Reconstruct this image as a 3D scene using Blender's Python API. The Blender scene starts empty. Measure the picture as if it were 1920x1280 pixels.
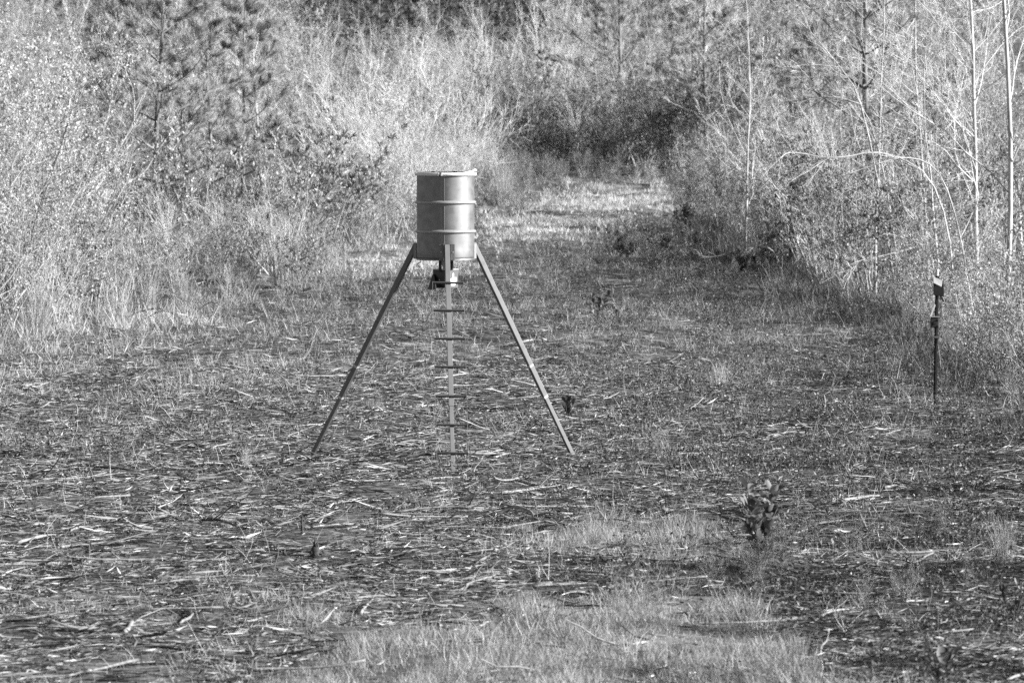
import bpy, bmesh, math, random
import numpy as np
from mathutils import Vector, Matrix

rng = np.random.default_rng(11)
random.seed(5)
C = bpy.context.scene.collection
R_ = math.radians

# ------------------------------------------------------------------ camera, sky, sun, exposure
F = 9500.0            # focal length in photograph pixels (1920 wide)
CAMH = 3.6
HOR = 183.0           # row of the horizon in the photograph
TILT = math.atan((640 - HOR) / F)
sc = bpy.context.scene
cam = bpy.data.objects.new('camera', bpy.data.cameras.new('camera'))
C.objects.link(cam)
cam.location = (0, 0, CAMH)
cam.rotation_euler = (math.pi / 2 - TILT, 0, 0)
cam.data.sensor_width = 36
cam.data.lens = F / 1920 * 36
cam.data.clip_start = 0.5
cam.data.clip_end = 6000
cam.data.dof.use_dof = True
cam.data.dof.focus_distance = 52
cam.data.dof.aperture_fstop = 6.0
sc.camera = cam

SUN_EL = R_(23)
SUN_AZ = R_(80)        # from the direction towards the camera, turning to the right of the picture
sdir = Vector((math.sin(SUN_AZ) * math.cos(SUN_EL), -math.cos(SUN_AZ) * math.cos(SUN_EL), math.sin(SUN_EL)))
sun = bpy.data.objects.new('sun', bpy.data.lights.new('sun', 'SUN'))
C.objects.link(sun)
sun.rotation_euler = sdir.to_track_quat('Z', 'Y').to_euler()
sun.data.energy = 5.0
sun.data.angle = R_(0.5)
sun.data.color = (1, 1, 1)

w = bpy.data.worlds.new('World')
sc.world = w
w.use_nodes = True
nt = w.node_tree
nt.nodes.clear()
sky = nt.nodes.new('ShaderNodeTexSky')
sky.sky_type = 'NISHITA'
sky.sun_disc = False
sky.sun_elevation = SUN_EL
sky.sun_rotation = math.atan2(sdir.x, sdir.y)
bw = nt.nodes.new('ShaderNodeRGBToBW')      # a black and white photograph: the sky gives neutral light
bg = nt.nodes.new('ShaderNodeBackground')
bg.inputs['Strength'].default_value = 0.05
wo = nt.nodes.new('ShaderNodeOutputWorld')
nt.links.new(sky.outputs[0], bw.inputs[0])
nt.links.new(bw.outputs[0], bg.inputs['Color'])
nt.links.new(bg.outputs[0], wo.inputs['Surface'])
sc.view_settings.view_transform = 'Standard'
sc.view_settings.look = 'None'
sc.view_settings.gamma = 1
sc.view_settings.use_curve_mapping = False
sc.view_settings.exposure = 1.38
sc.render.engine = 'CYCLES'
sc.cycles.max_bounces = 5
sc.cycles.diffuse_bounces = 2
sc.cycles.glossy_bounces = 2
sc.cycles.transmission_bounces = 3
sc.cycles.use_denoising = False
sc.cycles.caustics_reflective = False
sc.cycles.caustics_refractive = False

# ------------------------------------------------------------------ tagging
def tag(o, label=None, cat=None, group=None, kind=None):
    if label: o['label'] = label
    if cat: o['category'] = cat
    if group: o['group'] = group
    if kind: o['kind'] = kind
    return o

def empty(name, loc=(0, 0, 0), rz=0, sc_=1.0):
    o = bpy.data.objects.new(name, None)
    C.objects.link(o)
    o.location = loc
    o.rotation_euler = (0, 0, rz)
    o.scale = (sc_, sc_, sc_)
    o.empty_display_size = 0.1
    return o

def link(name, me, parent=None):
    o = bpy.data.objects.new(name, me)
    C.objects.link(o)
    if parent is not None: o.parent = parent
    return o

# ------------------------------------------------------------------ materials (all neutral greys)
def mat_base(name):
    m = bpy.data.materials.new(name)
    m.use_nodes = True
    n = m.node_tree
    n.nodes.clear()
    return m, n, n.nodes.new('ShaderNodeOutputMaterial')

ALB = 0.72
def ramp(n, fac, stops, scale=False):
    r = n.nodes.new('ShaderNodeValToRGB')
    el = r.color_ramp.elements
    while len(el) < len(stops): el.new(0.5)
    stops = [(p, v * ALB) for p, v in stops] if scale else stops
    for e, (p, v) in zip(el, stops):
        e.position = p
        e.color = (v, v, v, 1)
    n.links.new(fac, r.inputs[0])
    return r.outputs[0]

def noise(n, scale, detail=3, stretch=None, coord='Object'):
    tc = n.nodes.new('ShaderNodeTexCoord')
    nz = n.nodes.new('ShaderNodeTexNoise')
    nz.inputs['Scale'].default_value = scale
    nz.inputs['Detail'].default_value = detail
    src = tc.outputs[coord]
    if stretch:
        mp = n.nodes.new('ShaderNodeMapping')
        mp.inputs['Scale'].default_value = stretch
        n.links.new(src, mp.inputs[0]); src = mp.outputs[0]
    n.links.new(src, nz.inputs['Vector'])
    return nz.outputs['Fac']

def mult(n, a, b):
    m = n.nodes.new('ShaderNodeMix')
    m.data_type = 'RGBA'; m.blend_type = 'MULTIPLY'
    m.inputs[0].default_value = 1
    n.links.new(a, m.inputs[6]); n.links.new(b, m.inputs[7])
    return m.outputs[2]

def mat_island(name, stops, rough=0.7, transl=0.0, spec=0.3, var=(0.75, 1.2), vscale=6, objvar=0.0):
    """tone differs from leaf to leaf / twig to twig (Random Per Island)"""
    m, n, out = mat_base(name)
    g = n.nodes.new('ShaderNodeNewGeometry')
    col = ramp(n, g.outputs['Random Per Island'], stops, True)
    nz = noise(n, vscale)
    mr = n.nodes.new('ShaderNodeMapRange')
    mr.inputs[1].default_value = 0.3; mr.inputs[2].default_value = 0.7
    mr.inputs[3].default_value = var[0]; mr.inputs[4].default_value = var[1]
    n.links.new(nz, mr.inputs[0])
    col = mult(n, col, mr.outputs[0])
    if objvar:
        oi = n.nodes.new('ShaderNodeObjectInfo')
        mr2 = n.nodes.new('ShaderNodeMapRange')
        mr2.inputs[3].default_value = 1 - objvar; mr2.inputs[4].default_value = 1 + objvar
        n.links.new(oi.outputs['Random'], mr2.inputs[0])
        col = mult(n, col, mr2.outputs[0])
    p = n.nodes.new('ShaderNodeBsdfPrincipled')
    p.inputs['Roughness'].default_value = rough
    p.inputs['Specular IOR Level'].default_value = spec
    n.links.new(col, p.inputs['Base Color'])
    sh = p.outputs[0]
    if transl:
        t = n.nodes.new('ShaderNodeBsdfTranslucent')
        n.links.new(col, t.inputs[0])
        mx = n.nodes.new('ShaderNodeMixShader')
        mx.inputs[0].default_value = transl
        n.links.new(sh, mx.inputs[1]); n.links.new(t.outputs[0], mx.inputs[2])
        sh = mx.outputs[0]
    n.links.new(sh, out.inputs[0])
    return m

def mat_solid(name, v, rough=0.5, metal=0.0, lo=0.85, hi=1.15, scale=8, stretch=None, bump=0.0, bscale=30, spec=0.5):
    m, n, out = mat_base(name)
    nz = noise(n, scale, 5, stretch)
    col = ramp(n, nz, [(0.3, v * lo), (0.7, min(1, v * hi))], True)
    p = n.nodes.new('ShaderNodeBsdfPrincipled')
    p.inputs['Roughness'].default_value = rough
    p.inputs['Metallic'].default_value = metal
    p.inputs['Specular IOR Level'].default_value = spec
    n.links.new(col, p.inputs['Base Color'])
    if bump:
        b = n.nodes.new('ShaderNodeBump')
        b.inputs['Strength'].default_value = bump
        b.inputs['Distance'].default_value = 0.01
        n.links.new(noise(n, bscale, 4, stretch), b.inputs['Height'])
        n.links.new(b.outputs[0], p.inputs['Normal'])
    n.links.new(p.outputs[0], out.inputs[0])
    return m

M = {}
def soil_material():
    m, n, out = mat_base('forest_floor_soil')
    a = ramp(n, noise(n, 9, 8, (0.5, 1, 1)), [(0.35, 0.02), (0.5, 0.09), (0.68, 0.26)])
    b = ramp(n, noise(n, 0.6, 4), [(0.35, 0.6), (0.65, 1.25)])
    at = n.nodes.new('ShaderNodeAttribute'); at.attribute_name = 'thatch'
    th = ramp(n, noise(n, 5, 8, (0.5, 1, 1)), [(0.35, 0.10), (0.68, 0.32)])
    mxx = n.nodes.new('ShaderNodeMix'); mxx.data_type = 'RGBA'
    n.links.new(at.outputs['Fac'], mxx.inputs[0]); n.links.new(a, mxx.inputs[6]); n.links.new(th, mxx.inputs[7])
    a = mxx.outputs[2]
    p = n.nodes.new('ShaderNodeBsdfPrincipled')
    p.inputs['Roughness'].default_value = 0.95
    p.inputs['Specular IOR Level'].default_value = 0.1
    n.links.new(mult(n, a, b), p.inputs['Base Color'])
    bp = n.nodes.new('ShaderNodeBump')
    bp.inputs['Strength'].default_value = 0.8
    bp.inputs['Distance'].default_value = 0.04
    n.links.new(noise(n, 14, 6, (0.6, 1, 1)), bp.inputs['Height'])
    n.links.new(bp.outputs[0], p.inputs['Normal'])
    n.links.new(p.outputs[0], out.inputs[0])
    return m
M['soil'] = soil_material()
M['litter'] = mat_island('weathered_litter', [(0, 0.035), (0.32, 0.14), (0.83, 0.35), (1, 0.7)], 0.75, 0, 0.3)
M['stick_pale'] = mat_solid('weathered_stick', 0.36, 0.75, 0, 0.55, 1.3, 14, (1, 1, 1), 0.6, 60)
M['stick_mid'] = mat_solid('grey_stick', 0.26, 0.85, 0, 0.5, 1.5, 14, None, 0.6, 60)
M['stick_dark'] = mat_solid('dark_stick', 0.06, 0.9, 0, 0.5, 1.6, 14, None, 0.6, 60)
M['grass'] = mat_island('short_grass_blades', [(0, 0.22), (0.6, 0.5), (1, 0.8)], 0.6, 0.35, 0.3, (0.7, 1.25), 1.5)
M['trackgrass'] = mat_island('dry_track_grass', [(0, 0.6), (0.6, 0.85), (1, 1.1)], 0.7, 0.3, 0.2, (0.75, 1.2), 0.8)
M['straw'] = mat_island('dry_straw_stems', [(0, 0.3), (0.5, 0.6), (1, 0.98)], 0.7, 0.2, 0.3)
M['weed'] = mat_island('weed_leaves', [(0, 0.04), (0.6, 0.13), (0.9, 0.28), (1, 0.5)], 0.5, 0.25, 0.4)
M['leaf'] = mat_island('shrub_leaves', [(0, 0.42), (0.5, 0.7), (1, 1.0)], 0.5, 0.25, 0.35, (0.6, 1.3), 0.9, 0.32)
M['leafdark'] = mat_island('dark_and_shaded_leaves', [(0, 0.08), (0.5, 0.2), (0.9, 0.4), (1, 0.6)], 0.45, 0.25, 0.5, (0.7, 1.25), 1.2, 0.15)  # dark leaf tone; in thicket and right brush it also holds the shade
M['bay'] = mat_island('glossy_bay_leaves', [(0, 0.14), (0.5, 0.38), (1, 0.8)], 0.45, 0.2, 0.8, (0.7, 1.3), 1.5, 0.15)
M['seedling'] = mat_island('large_seedling_leaves', [(0, 0.1), (0.6, 0.2), (1, 0.4)], 0.5, 0.25, 0.4)
M['needle'] = mat_island('pine_needles', [(0, 0.2), (0.45, 0.5), (1, 1.1)], 0.45, 0.3, 0.5, (0.4, 1.5), 2.6, 0.15)
M['meadow'] = mat_island('meadow_blades', [(0, 0.05), (0.6, 0.22), (1, 0.7)], 0.6, 0.2, 0.3, (0.5, 1.5), 0.7)
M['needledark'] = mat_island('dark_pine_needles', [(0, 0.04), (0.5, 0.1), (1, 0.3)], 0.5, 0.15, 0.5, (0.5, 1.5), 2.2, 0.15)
M['twig'] = mat_island('pale_twigs', [(0, 0.5), (0.5, 0.8), (1, 0.98)], 0.7, 0, 0.3, (0.7, 1.2), 3, 0.1)
M['twigdark'] = mat_island('brown_twigs', [(0, 0.2), (0.5, 0.45), (1, 0.8)], 0.8, 0, 0.3, (0.6, 1.3), 3, 0.15)
M['bark_white'] = mat_solid('pale_smooth_bark', 0.66, 0.75, 0, 0.45, 1.3, 5, (1, 1, 0.5), 0.5, 25)
M['bark_pine'] = mat_solid('pine_bark', 0.2, 0.9, 0, 0.5, 1.9, 9, (1, 1, 0.35), 1.0, 22)

# ------------------------------------------------------------------ numpy mesh tools
class Buf:
    def __init__(s):
        s.v, s.q, s.t, s.n = [], [], [], 0
    def add(s, v, q=None, t=None):
        v = np.asarray(v, np.float32).reshape(-1, 3)
        if q is not None and len(q): s.q.append(np.asarray(q, np.int64).reshape(-1, 4) + s.n)
        if t is not None and len(t): s.t.append(np.asarray(t, np.int64).reshape(-1, 3) + s.n)
        s.v.append(v); s.n += len(v)
    def mesh(s, name, mat, smooth=False):
        v = np.concatenate(s.v)
        q = np.concatenate(s.q) if s.q else np.zeros((0, 4), np.int64)
        t = np.concatenate(s.t) if s.t else np.zeros((0, 3), np.int64)
        me = bpy.data.meshes.new(name)
        me.vertices.add(len(v)); me.vertices.foreach_set('co', v.ravel())
        nl = q.size + t.size
        me.loops.add(nl)
        me.loops.foreach_set('vertex_index', np.concatenate([q.ravel(), t.ravel()]).astype(np.int32))
        nf = len(q) + len(t)
        me.polygons.add(nf)
        st = np.concatenate([np.arange(len(q)) * 4, q.size + np.arange(len(t)) * 3]).astype(np.int32)
        me.polygons.foreach_set('loop_start', st)
        me.polygons.foreach_set('loop_total', np.concatenate([np.full(len(q), 4), np.full(len(t), 3)]).astype(np.int32))
        if smooth: me.polygons.foreach_set('use_smooth', np.ones(nf, bool))
        me.update(calc_edges=True)
        me.validate()
        me.materials.append(mat)
        return me

def nrm(a):
    return a / (np.linalg.norm(a, axis=-1, keepdims=True) + 1e-9)

def tubes(buf, P, R, S=3, cap=False):
    """P (N,K,3), R (N,K): N tapering tubes"""
    N, K, _ = P.shape
    T = np.empty_like(P)
    T[:, 1:-1] = P[:, 2:] - P[:, :-2]; T[:, 0] = P[:, 1] - P[:, 0]; T[:, -1] = P[:, -1] - P[:, -2]
    T = nrm(T)
    ref = np.where(np.abs(T[:, :1, 2:3]) > 0.9, np.array([1., 0, 0]), np.array([0, 0, 1.]))
    A = nrm(np.cross(T, np.broadcast_to(ref, T.shape))); B = np.cross(T, A)
    ang = np.arange(S) * 2 * math.pi / S
    V = P[:, :, None] + R[:, :, None, None] * (A[:, :, None] * np.cos(ang)[:, None] + B[:, :, None] * np.sin(ang)[:, None])
    idx = np.arange(N * K * S).reshape(N, K, S)
    a = idx[:, :-1]; b = idx[:, 1:]
    q = np.stack([a, np.roll(a, -1, 2), np.roll(b, -1, 2), b], -1).reshape(-1, 4)
    t = None
    if cap:
        t = []
        for k, fl in ((0, True), (K - 1, False)):
            ring = idx[:, k]
            for j in range(1, S - 1):
                tri = [ring[:, 0], ring[:, j + 1], ring[:, j]] if fl else [ring[:, 0], ring[:, j], ring[:, j + 1]]
                t.append(np.stack(tri, -1))
        t = np.concatenate(t)
    buf.add(V, q, t)

def grow(base, d, L, r0, r1, K=5, wig=0.15, up=0.0):
    N = len(base)
    P = np.empty((N, K, 3)); P[:, 0] = base
    d = nrm(d.copy())
    for k in range(1, K):
        d = d + rng.normal(0, wig, (N, 3)); d[:, 2] += up; d = nrm(d)
        P[:, k] = P[:, k - 1] + d * (L / (K - 1))[:, None]
    f = np.linspace(0, 1, K)[None]
    return P, r0[:, None] * (1 - f) + r1[:, None] * f

def kids(P, R, m, tlo, thi, ang, lf, rf=0.6, K=5, wig=0.15, up=0.0, taper=0.5):
    N, KP, _ = P.shape
    i = np.repeat(np.arange(N), m)
    t = rng.uniform(tlo, thi, len(i)) * (KP - 1)
    k = np.minimum(t.astype(int), KP - 2); f = (t - k)[:, None]
    base = P[i, k] * (1 - f) + P[i, k + 1] * f
    rad = R[i, k] * (1 - f[:, 0]) + R[i, k + 1] * f[:, 0]
    T = nrm(P[i, k + 1] - P[i, k])
    rv = rng.normal(0, 1, (len(i), 3))
    pe = nrm(rv - (rv * T).sum(-1, keepdims=True) * T)
    a = rng.uniform(ang[0], ang[1], len(i))[:, None]
    d = T * np.cos(a) + pe * np.sin(a)
    plen = np.linalg.norm(P[:, 1:] - P[:, :-1], axis=-1).sum(-1)[i]
    L = plen * rng.uniform(lf[0], lf[1], len(i)) * (1.15 - taper * t / (KP - 1))
    r0 = rad * rf
    return grow(base, d, L, r0, np.maximum(r0 * 0.35, 0.0012), K, wig, up)

def along(P, n, tlo=0.2, thi=1.0):
    """n random points on each polyline with tangents"""
    N, KP, _ = P.shape
    i = np.repeat(np.arange(N), n)
    t = rng.uniform(tlo, thi, len(i)) * (KP - 1)
    k = np.minimum(t.astype(int), KP - 2); f = (t - k)[:, None]
    return P[i, k] * (1 - f) + P[i, k + 1] * f, nrm(P[i, k + 1] - P[i, k])

def leaves(buf, pos, axis, L, W, fold=0.25):
    """pointed leaves: base, two sides, tip (2 triangles folded on the midrib)"""
    N = len(pos)
    axis = nrm(axis)
    rv = rng.normal(0, 1, (N, 3))
    side = nrm(np.cross(axis, rv)); nor = np.cross(axis, side)
    L = L[:, None]; W = W[:, None]
    mid = pos + axis * L * 0.45
    droop = nor * L * rng.uniform(-0.15, 0.15, (N, 1))
    V = np.stack([pos, mid + side * W + nor * W * fold, pos + axis * L + droop, mid - side * W + nor * W * fold], 1)
    b = np.arange(N)[:, None] * 4
    t = np.concatenate([b + [0, 1, 2], b + [0, 2, 3]])
    buf.add(V, None, t)

def blades(buf, base, d, L, W, bend=0.4, K=3):
    """grass blades: tapering bent ribbons ending in a point"""
    N = len(base)
    P = np.empty((N, K + 1, 3)); P[:, 0] = base
    d = nrm(d.copy())
    az = rng.uniform(0, 2 * math.pi, N)
    bd = np.stack([np.cos(az), np.sin(az), np.full(N, -0.35)], -1) * bend * rng.uniform(0.3, 1.3, (N, 1))
    for k in range(1, K + 1):
        d = nrm(d + bd / K * k * 0.6)
        P[:, k] = P[:, k - 1] + d * (L / K)[:, None]
    sa = rng.uniform(0, 2 * math.pi, N)
    s = np.stack([np.cos(sa), np.sin(sa), np.zeros(N)], -1) * W[:, None] * 0.5
    V = []
    for k in range(K):
        ww = 1 - 0.5 * k / K
        V += [P[:, k] - s * ww, P[:, k] + s * ww]
    V.append(P[:, K])
    V = np.stack(V, 1)
    n = 2 * K + 1
    b = np.arange(N)[:, None] * n
    q = np.concatenate([b + [2 * k, 2 * k + 1, 2 * k + 3, 2 * k + 2] for k in range(K - 1)]) if K > 1 else None
    t = b + [2 * K - 2, 2 * K - 1, 2 * K]
    buf.add(V, q, t)

# ------------------------------------------------------------------ terrain
_w = rng.normal(0, 1, (14, 2)); _ph = rng.uniform(0, 6.28, 14)
_fr = np.concatenate([rng.uniform(0.15, 0.5, 5), rng.uniform(0.8, 2.2, 9)])
_am = np.concatenate([np.full(5, 0.016), np.full(9, 0.009)])
def hgt(x, y):
    x = np.asarray(x, float); y = np.asarray(y, float)
    s = np.clip(y - 65, 0, None)
    z = 0.0265 * s * (s / (s + 2.0))
    z = z + 0.0285 * np.clip(y - 136, 0, 150) + 0.0 * x      # the rise behind the bend is steeper
    z = np.where(y > 286, 0.0265 * 221 + 0.0285 * 150 + 0.004 * (y - 286), z)
    n = 0
    for i in range(14):
        a = _w[i] / np.linalg.norm(_w[i]) * _fr[i] * 2
        n = n + _am[i] * np.sin(a[0] * x + a[1] * y + _ph[i])
    far = np.clip((y - 60) / 60, 0, 1)
    calm = 1 - np.exp(-((x + 0.65) ** 2 + (y - 50) ** 2) / 22.0)
    return z + n * (1 + far * 1.2) * calm

def G(px, py):
    """point of the ground seen at a row and column of the photograph"""
    k = (py - HOR) / F
    u = (px - 960) / F
    d = np.linspace(22, 400, 8000)
    zz = CAMH - k * d
    i = np.argmax(zz <= hgt(u * d, d))
    return Vector((u * d[i], d[i], float(hgt(u * d[i], d[i]))))

def at_depth(px, d):
    x = (px - 960) / F * d
    return Vector((x, d, float(hgt(x, d))))

def topix(x, y, z):
    return 960 + F * x / y, HOR + F * (CAMH - z) / y

xs = np.unique(np.concatenate([np.linspace(-8, 8, 101), np.array([-2500, -1200, -600, -300, -150, -80, -50, -35, -25, -18, -13, -10, 10, 13, 18, 25, 35, 50, 80, 150, 300, 600, 1200, 2500.])]))
ys = np.unique(np.concatenate([np.linspace(26, 90, 320), np.linspace(91, 150, 120), np.array([-600, -200, -80, -30, 0, 8, 14, 18, 21, 24, 155, 162, 170, 180, 195, 215, 240, 260, 300, 400, 600, 1000, 2000, 4000.])]))
X, Y = np.meshgrid(xs, ys)
Z = hgt(X, Y)
bf = Buf()
idx = np.arange(X.size).reshape(X.shape)
bf.add(np.stack([X, Y, Z], -1), np.stack([idx[:-1, :-1], idx[:-1, 1:], idx[1:, 1:], idx[1:, :-1]], -1).reshape(-1, 4))
ground = link('ground', bf.mesh('ground', M['soil'], True))
tag(ground, kind='structure')

# ------------------------------------------------------------------ where the ground is grass, weeds or litter
_fw = rng.normal(0, 1, (12, 2)); _fp = rng.uniform(0, 6.28, 12); _ff = rng.uniform(0.5, 3.5, 12)
def patch(x, y, s=1.0, o=0):
    v = 0
    for i in range(12):
        a = _fw[(i + o) % 12] / np.linalg.norm(_fw[(i + o) % 12]) * _ff[i] * s
        v = v + np.sin(a[0] * x * 1.2 + a[1] * y * 0.55 + _fp[i] + o)
    return v / 12 ** 0.5            # about -1.5 .. 1.5

def sm(v, a, b):
    t = np.clip((v - a) / (b - a), 0, 1)
    return t * t * (3 - 2 * t)

def ell(px, py, cx, cy, rx, ry):
    return np.exp(-(((px - cx) / rx) ** 2 + ((py - cy) / ry) ** 2) * 1.2)

def front_left(px):  return np.interp(px, [-300, 0, 200, 400, 560, 680, 780, 880, 960], [720, 640, 600, 560, 530, 480, 435, 385, 345])
def front_right(px): return np.interp(px, [1250, 1300, 1400, 1500, 1600, 1700, 1800, 1920, 2200], [345, 400, 470, 520, 570, 610, 680, 790, 950])


def m_grass(px, py, n):
    edge = np.interp(px, [300, 520, 640, 800, 1000, 1200, 1380, 1480, 1560, 1650], [1330, 1265, 1230, 1190, 1145, 1112, 1130, 1190, 1270, 1330])
    a = sm(py, edge - 12 + 30 * n, edge + 25 + 30 * n)
    b = 1.5 * ell(px, py, 1110, 1012, 190, 24) + 1.3 * ell(px, py, 1260, 1000, 110, 28) + 1.0 * ell(px, py, 1290, 1060, 150, 30)
    c = 0.8 * ell(px, py, 150, 1140, 150, 40) + 0.8 * ell(px, py, 590, 1190, 110, 55) + 0.5 * ell(px, py, 560, 1270, 220, 30)
    return np.clip(np.maximum.reduce([a, b * (0.7 + 0.4 * n), c * (0.6 + 0.5 * n)]), 0, 1)

def m_track(px, py, n):
    a = 1.9 * ell(px, py, 1190, 386, 150, 28) + 1.2 * ell(px, py, 1000, 425, 130, 26) + 1.2 * ell(px, py, 770, 482, 110, 22) + ell(px, py, 1265, 358, 60, 14)
    return np.clip(a * (0.8 + 0.35 * n), 0, 1)

def m_weed(px, py, n):
    r = sm(px, 880, 1350) * 0.95 * sm(py, 420, 480)
    l = 0.9 * ell(px, py, 1250, 480, 260, 50) + 0.5 * ell(px, py, 150, 790, 400, 60) + 0.35 * ell(px, py, 700, 560, 500, 60) + 0.7 * ell(px, py, 1250, 440, 250, 40) + 0.6 * ell(px, py, 1300, 1090, 260, 40)
    base = 0.12
    return np.clip((base + r + l) * (0.55 + 0.75 * n), 0, 1) * (1 - m_grass(px, py, n)) * (1 - 0.9 * m_track(px, py, n))

def scatter(n, y0, y1, margin=1.0, power=1.0):
    """n points spread over the part of the clearing between two distances"""
    y = y0 + (y1 - y0) * rng.uniform(0, 1, n * 2) ** power
    keep = rng.uniform(0, 1, n * 2) < (0.101 * y + margin) / (0.101 * y1 + margin)
    y = y[keep]
    x = rng.uniform(-1, 1, len(y)) * (0.101 * y + margin)
    z = hgt(x, y)
    px, py = topix(x, y, z)
    return x, y, z, px, py

def rand_dir(n, zlo, zhi):
    a = rng.uniform(0, 2 * math.pi, n)
    z = rng.uniform(zlo, zhi, n)
    return np.stack([np.cos(a), np.sin(a), z], -1)

# dead thatch lies under the grass patches
_px, _py = topix(X.ravel(), np.maximum(Y.ravel(), 20), Z.ravel())
_n = patch(X.ravel(), Y.ravel())
_t = np.maximum(m_track(_px, _py, _n), 0.6 * m_grass(_px, _py, _n))
_t = np.where(Y.ravel() < 25, 0.3, _t)
_at = ground.data.attributes.new('thatch', 'FLOAT', 'POINT')
_at.data.foreach_set('value', _t.astype(np.float32))

# woody litter: chips and straws lying flat, plus many short sticks
x, y, z, px, py = scatter(370000, 29.5, 84, 0.5, 1.1)
n1 = patch(x, y)
dens = 1 - 0.8 * m_grass(px, py, n1) - 0.45 * sm(px, 1100, 1500) * sm(-py, -880, -700) - 0.3 * m_weed(px, py, n1)
dens *= np.clip(0.7 + 0.45 * patch(x, y, 1.7, 3) + 0.3 * patch(x, y, 4.5, 1), 0.12, 1)
dens *= 1 - 0.85 * sm(-py + 30 * n1, -720, -600)
k = rng.uniform(0, 1, len(x)) < dens
x, y, z = x[k], y[k], z[k]
N = len(x)
b = Buf()
L = 0.03 + rng.exponential(0.065, N); L = np.clip(L, 0.03, 0.4)
leaves(b, np.stack([x, y, z + rng.uniform(0.0, 0.035, N)], -1), rand_dir(N, -0.02, 0.14), L, rng.uniform(0.0018, 0.004, N) + 0.025 * L * rng.uniform(0, 1, N) ** 2, 0.3)
o = link('woody_litter', b.mesh('woody_litter', M['litter']))
tag(o, 'pale chips and straws of woody litter covering the clearing floor', 'litter', kind='stuff')

x, y, z, px, py = scatter(38000, 29.5, 82, 0.5, 1.0)
n1 = patch(x, y)
dens = (1 - 0.85 * m_grass(px, py, n1)) * (0.55 + 0.45 * patch(x, y, 1.3, 5)) * (1 - 0.6 * m_weed(px, py, n1)) * (1 - 0.8 * sm(-py + 30 * n1, -720, -600))
k = rng.uniform(0, 1, len(x)) < dens
x, y, z = x[k], y[k], z[k]; N = len(x)
b = Buf()
L = np.clip(0.06 + rng.exponential(0.09, N), 0.06, 0.6)
r0 = np.clip(0.002 + L * rng.uniform(0.005, 0.02, N), 0.002, 0.014)
P, Rr = grow(np.stack([x, y, z + r0 + rng.uniform(0, 0.03, N)], -1), rand_dir(N, -0.03, 0.07), L, r0, r0 * 0.5, 4, 0.14, 0)
Rr *= rng.uniform(0.8, 1.2, Rr.shape)
tubes(b, P, Rr, 3, False)
o = link('small_sticks', b.mesh('small_sticks', M['litter']))
tag(o, 'countless thin broken twigs strewn over the litter', 'twigs', kind='stuff')

# grass: short, in patches
def grass_patch(name, label, n, mask, y0, y1, mat, h, wd, power=1.0, tuft=6, K=3):
    x, y, z, px, py = scatter(n, y0, y1, 1.0, power)
    n1 = patch(x, y)
    k = rng.uniform(0, 1, len(x)) < mask(px, py, n1)
    x, y, z = x[k], y[k], z[k]
    x = np.repeat(x, tuft) + rng.normal(0, 0.035, len(x) * tuft)
    y = np.repeat(y, tuft) + rng.normal(0, 0.035, len(y) * tuft)
    hh = np.repeat(rng.uniform(0.45, 1.1, len(z)) * np.clip(1 + 0.55 * patch(x[::tuft], y[::tuft], 2.6, 4), 0.35, 2), tuft)
    z = hgt(x, y) - 0.005
    N = len(x)
    b = Buf()
    blades(b, np.stack([x, y, z], -1), rand_dir(N, 0.7, 2.6), rng.uniform(h[0], h[1], N) * hh, rng.uniform(wd[0], wd[1], N), 0.5, K)
    o = link(name, b.mesh(name, mat))
    tag(o, label, 'grass', kind='stuff')
    return N
nb = grass_patch('short_grass', 'soft short grass in pale patches on the near clearing', 34000, m_grass, 29, 48, M['grass'], (0.05, 0.15), (0.003, 0.006))
nb += grass_patch('track_grass', 'pale mown grass covering the far bend of the track', 60000, m_track, 80, 132, M['trackgrass'], (0.06, 0.16), (0.010, 0.018), 1.0, 5)

# sparse dry stems and wisps of grass all over
def m_wisp(px, py, n):
    l = 0.9 * sm(-px, -640, -300) * sm(py, 540, 600) * sm(-py, -900, -700) + 0.5 * sm(-py, -760, -600)
    return np.clip((0.24 + l + 0.25 * sm(px, 1250, 1700)) * (0.6 + 0.6 * n), 0, 1) * (1 - 0.8 * m_track(px, py, n))
grass_patch('dry_wisps', 'thin dry grass stems standing sparsely among the litter', 32000, m_wisp, 30, 100, M['straw'], (0.07, 0.26), (0.002, 0.005), 0.9, 5, 2)

def m_mid(px, py, n):
    return np.clip(sm(-py, -720, -560) * (0.8 + 0.4 * n), 0, 1) * (1 - m_track(px, py, n))
grass_patch('meadow_grass', 'mixed grey ground cover of the far half of the clearing', 20000, m_mid, 58, 130, M['meadow'], (0.08, 0.2), (0.006, 0.012), 1.0, 5, 2)

def m_edge_left(px, py, n):
    e = py - front_left(px)
    return np.clip(sm(e, -45, -5) * sm(-e, -95, -10) * (0.8 + 0.5 * n), 0, 1) * (px < 900) * (1 - 0.6 * sm(px, 330, 480))
def m_edge_right(px, py, n):
    e = py - front_right(px)
    return np.clip(sm(e, -45, -5) * sm(-e, -110, -10) * (0.8 + 0.5 * n), 0, 1) * (px > 1260)
grass_patch('brush_edge_grass', 'tall pale grass fraying out along the left brush edge', 30000, m_edge_left, 62, 126, M['straw'], (0.12, 0.42), (0.004, 0.009), 1.0, 6)
grass_patch('brush_edge_weeds', 'dark ragged growth along the foot of the right brush', 60000, m_edge_right, 45, 126, M['weed'], (0.12, 0.5), (0.005, 0.011), 1.0, 6)  # darker blades: shade at the brush foot put into the colour

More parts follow.
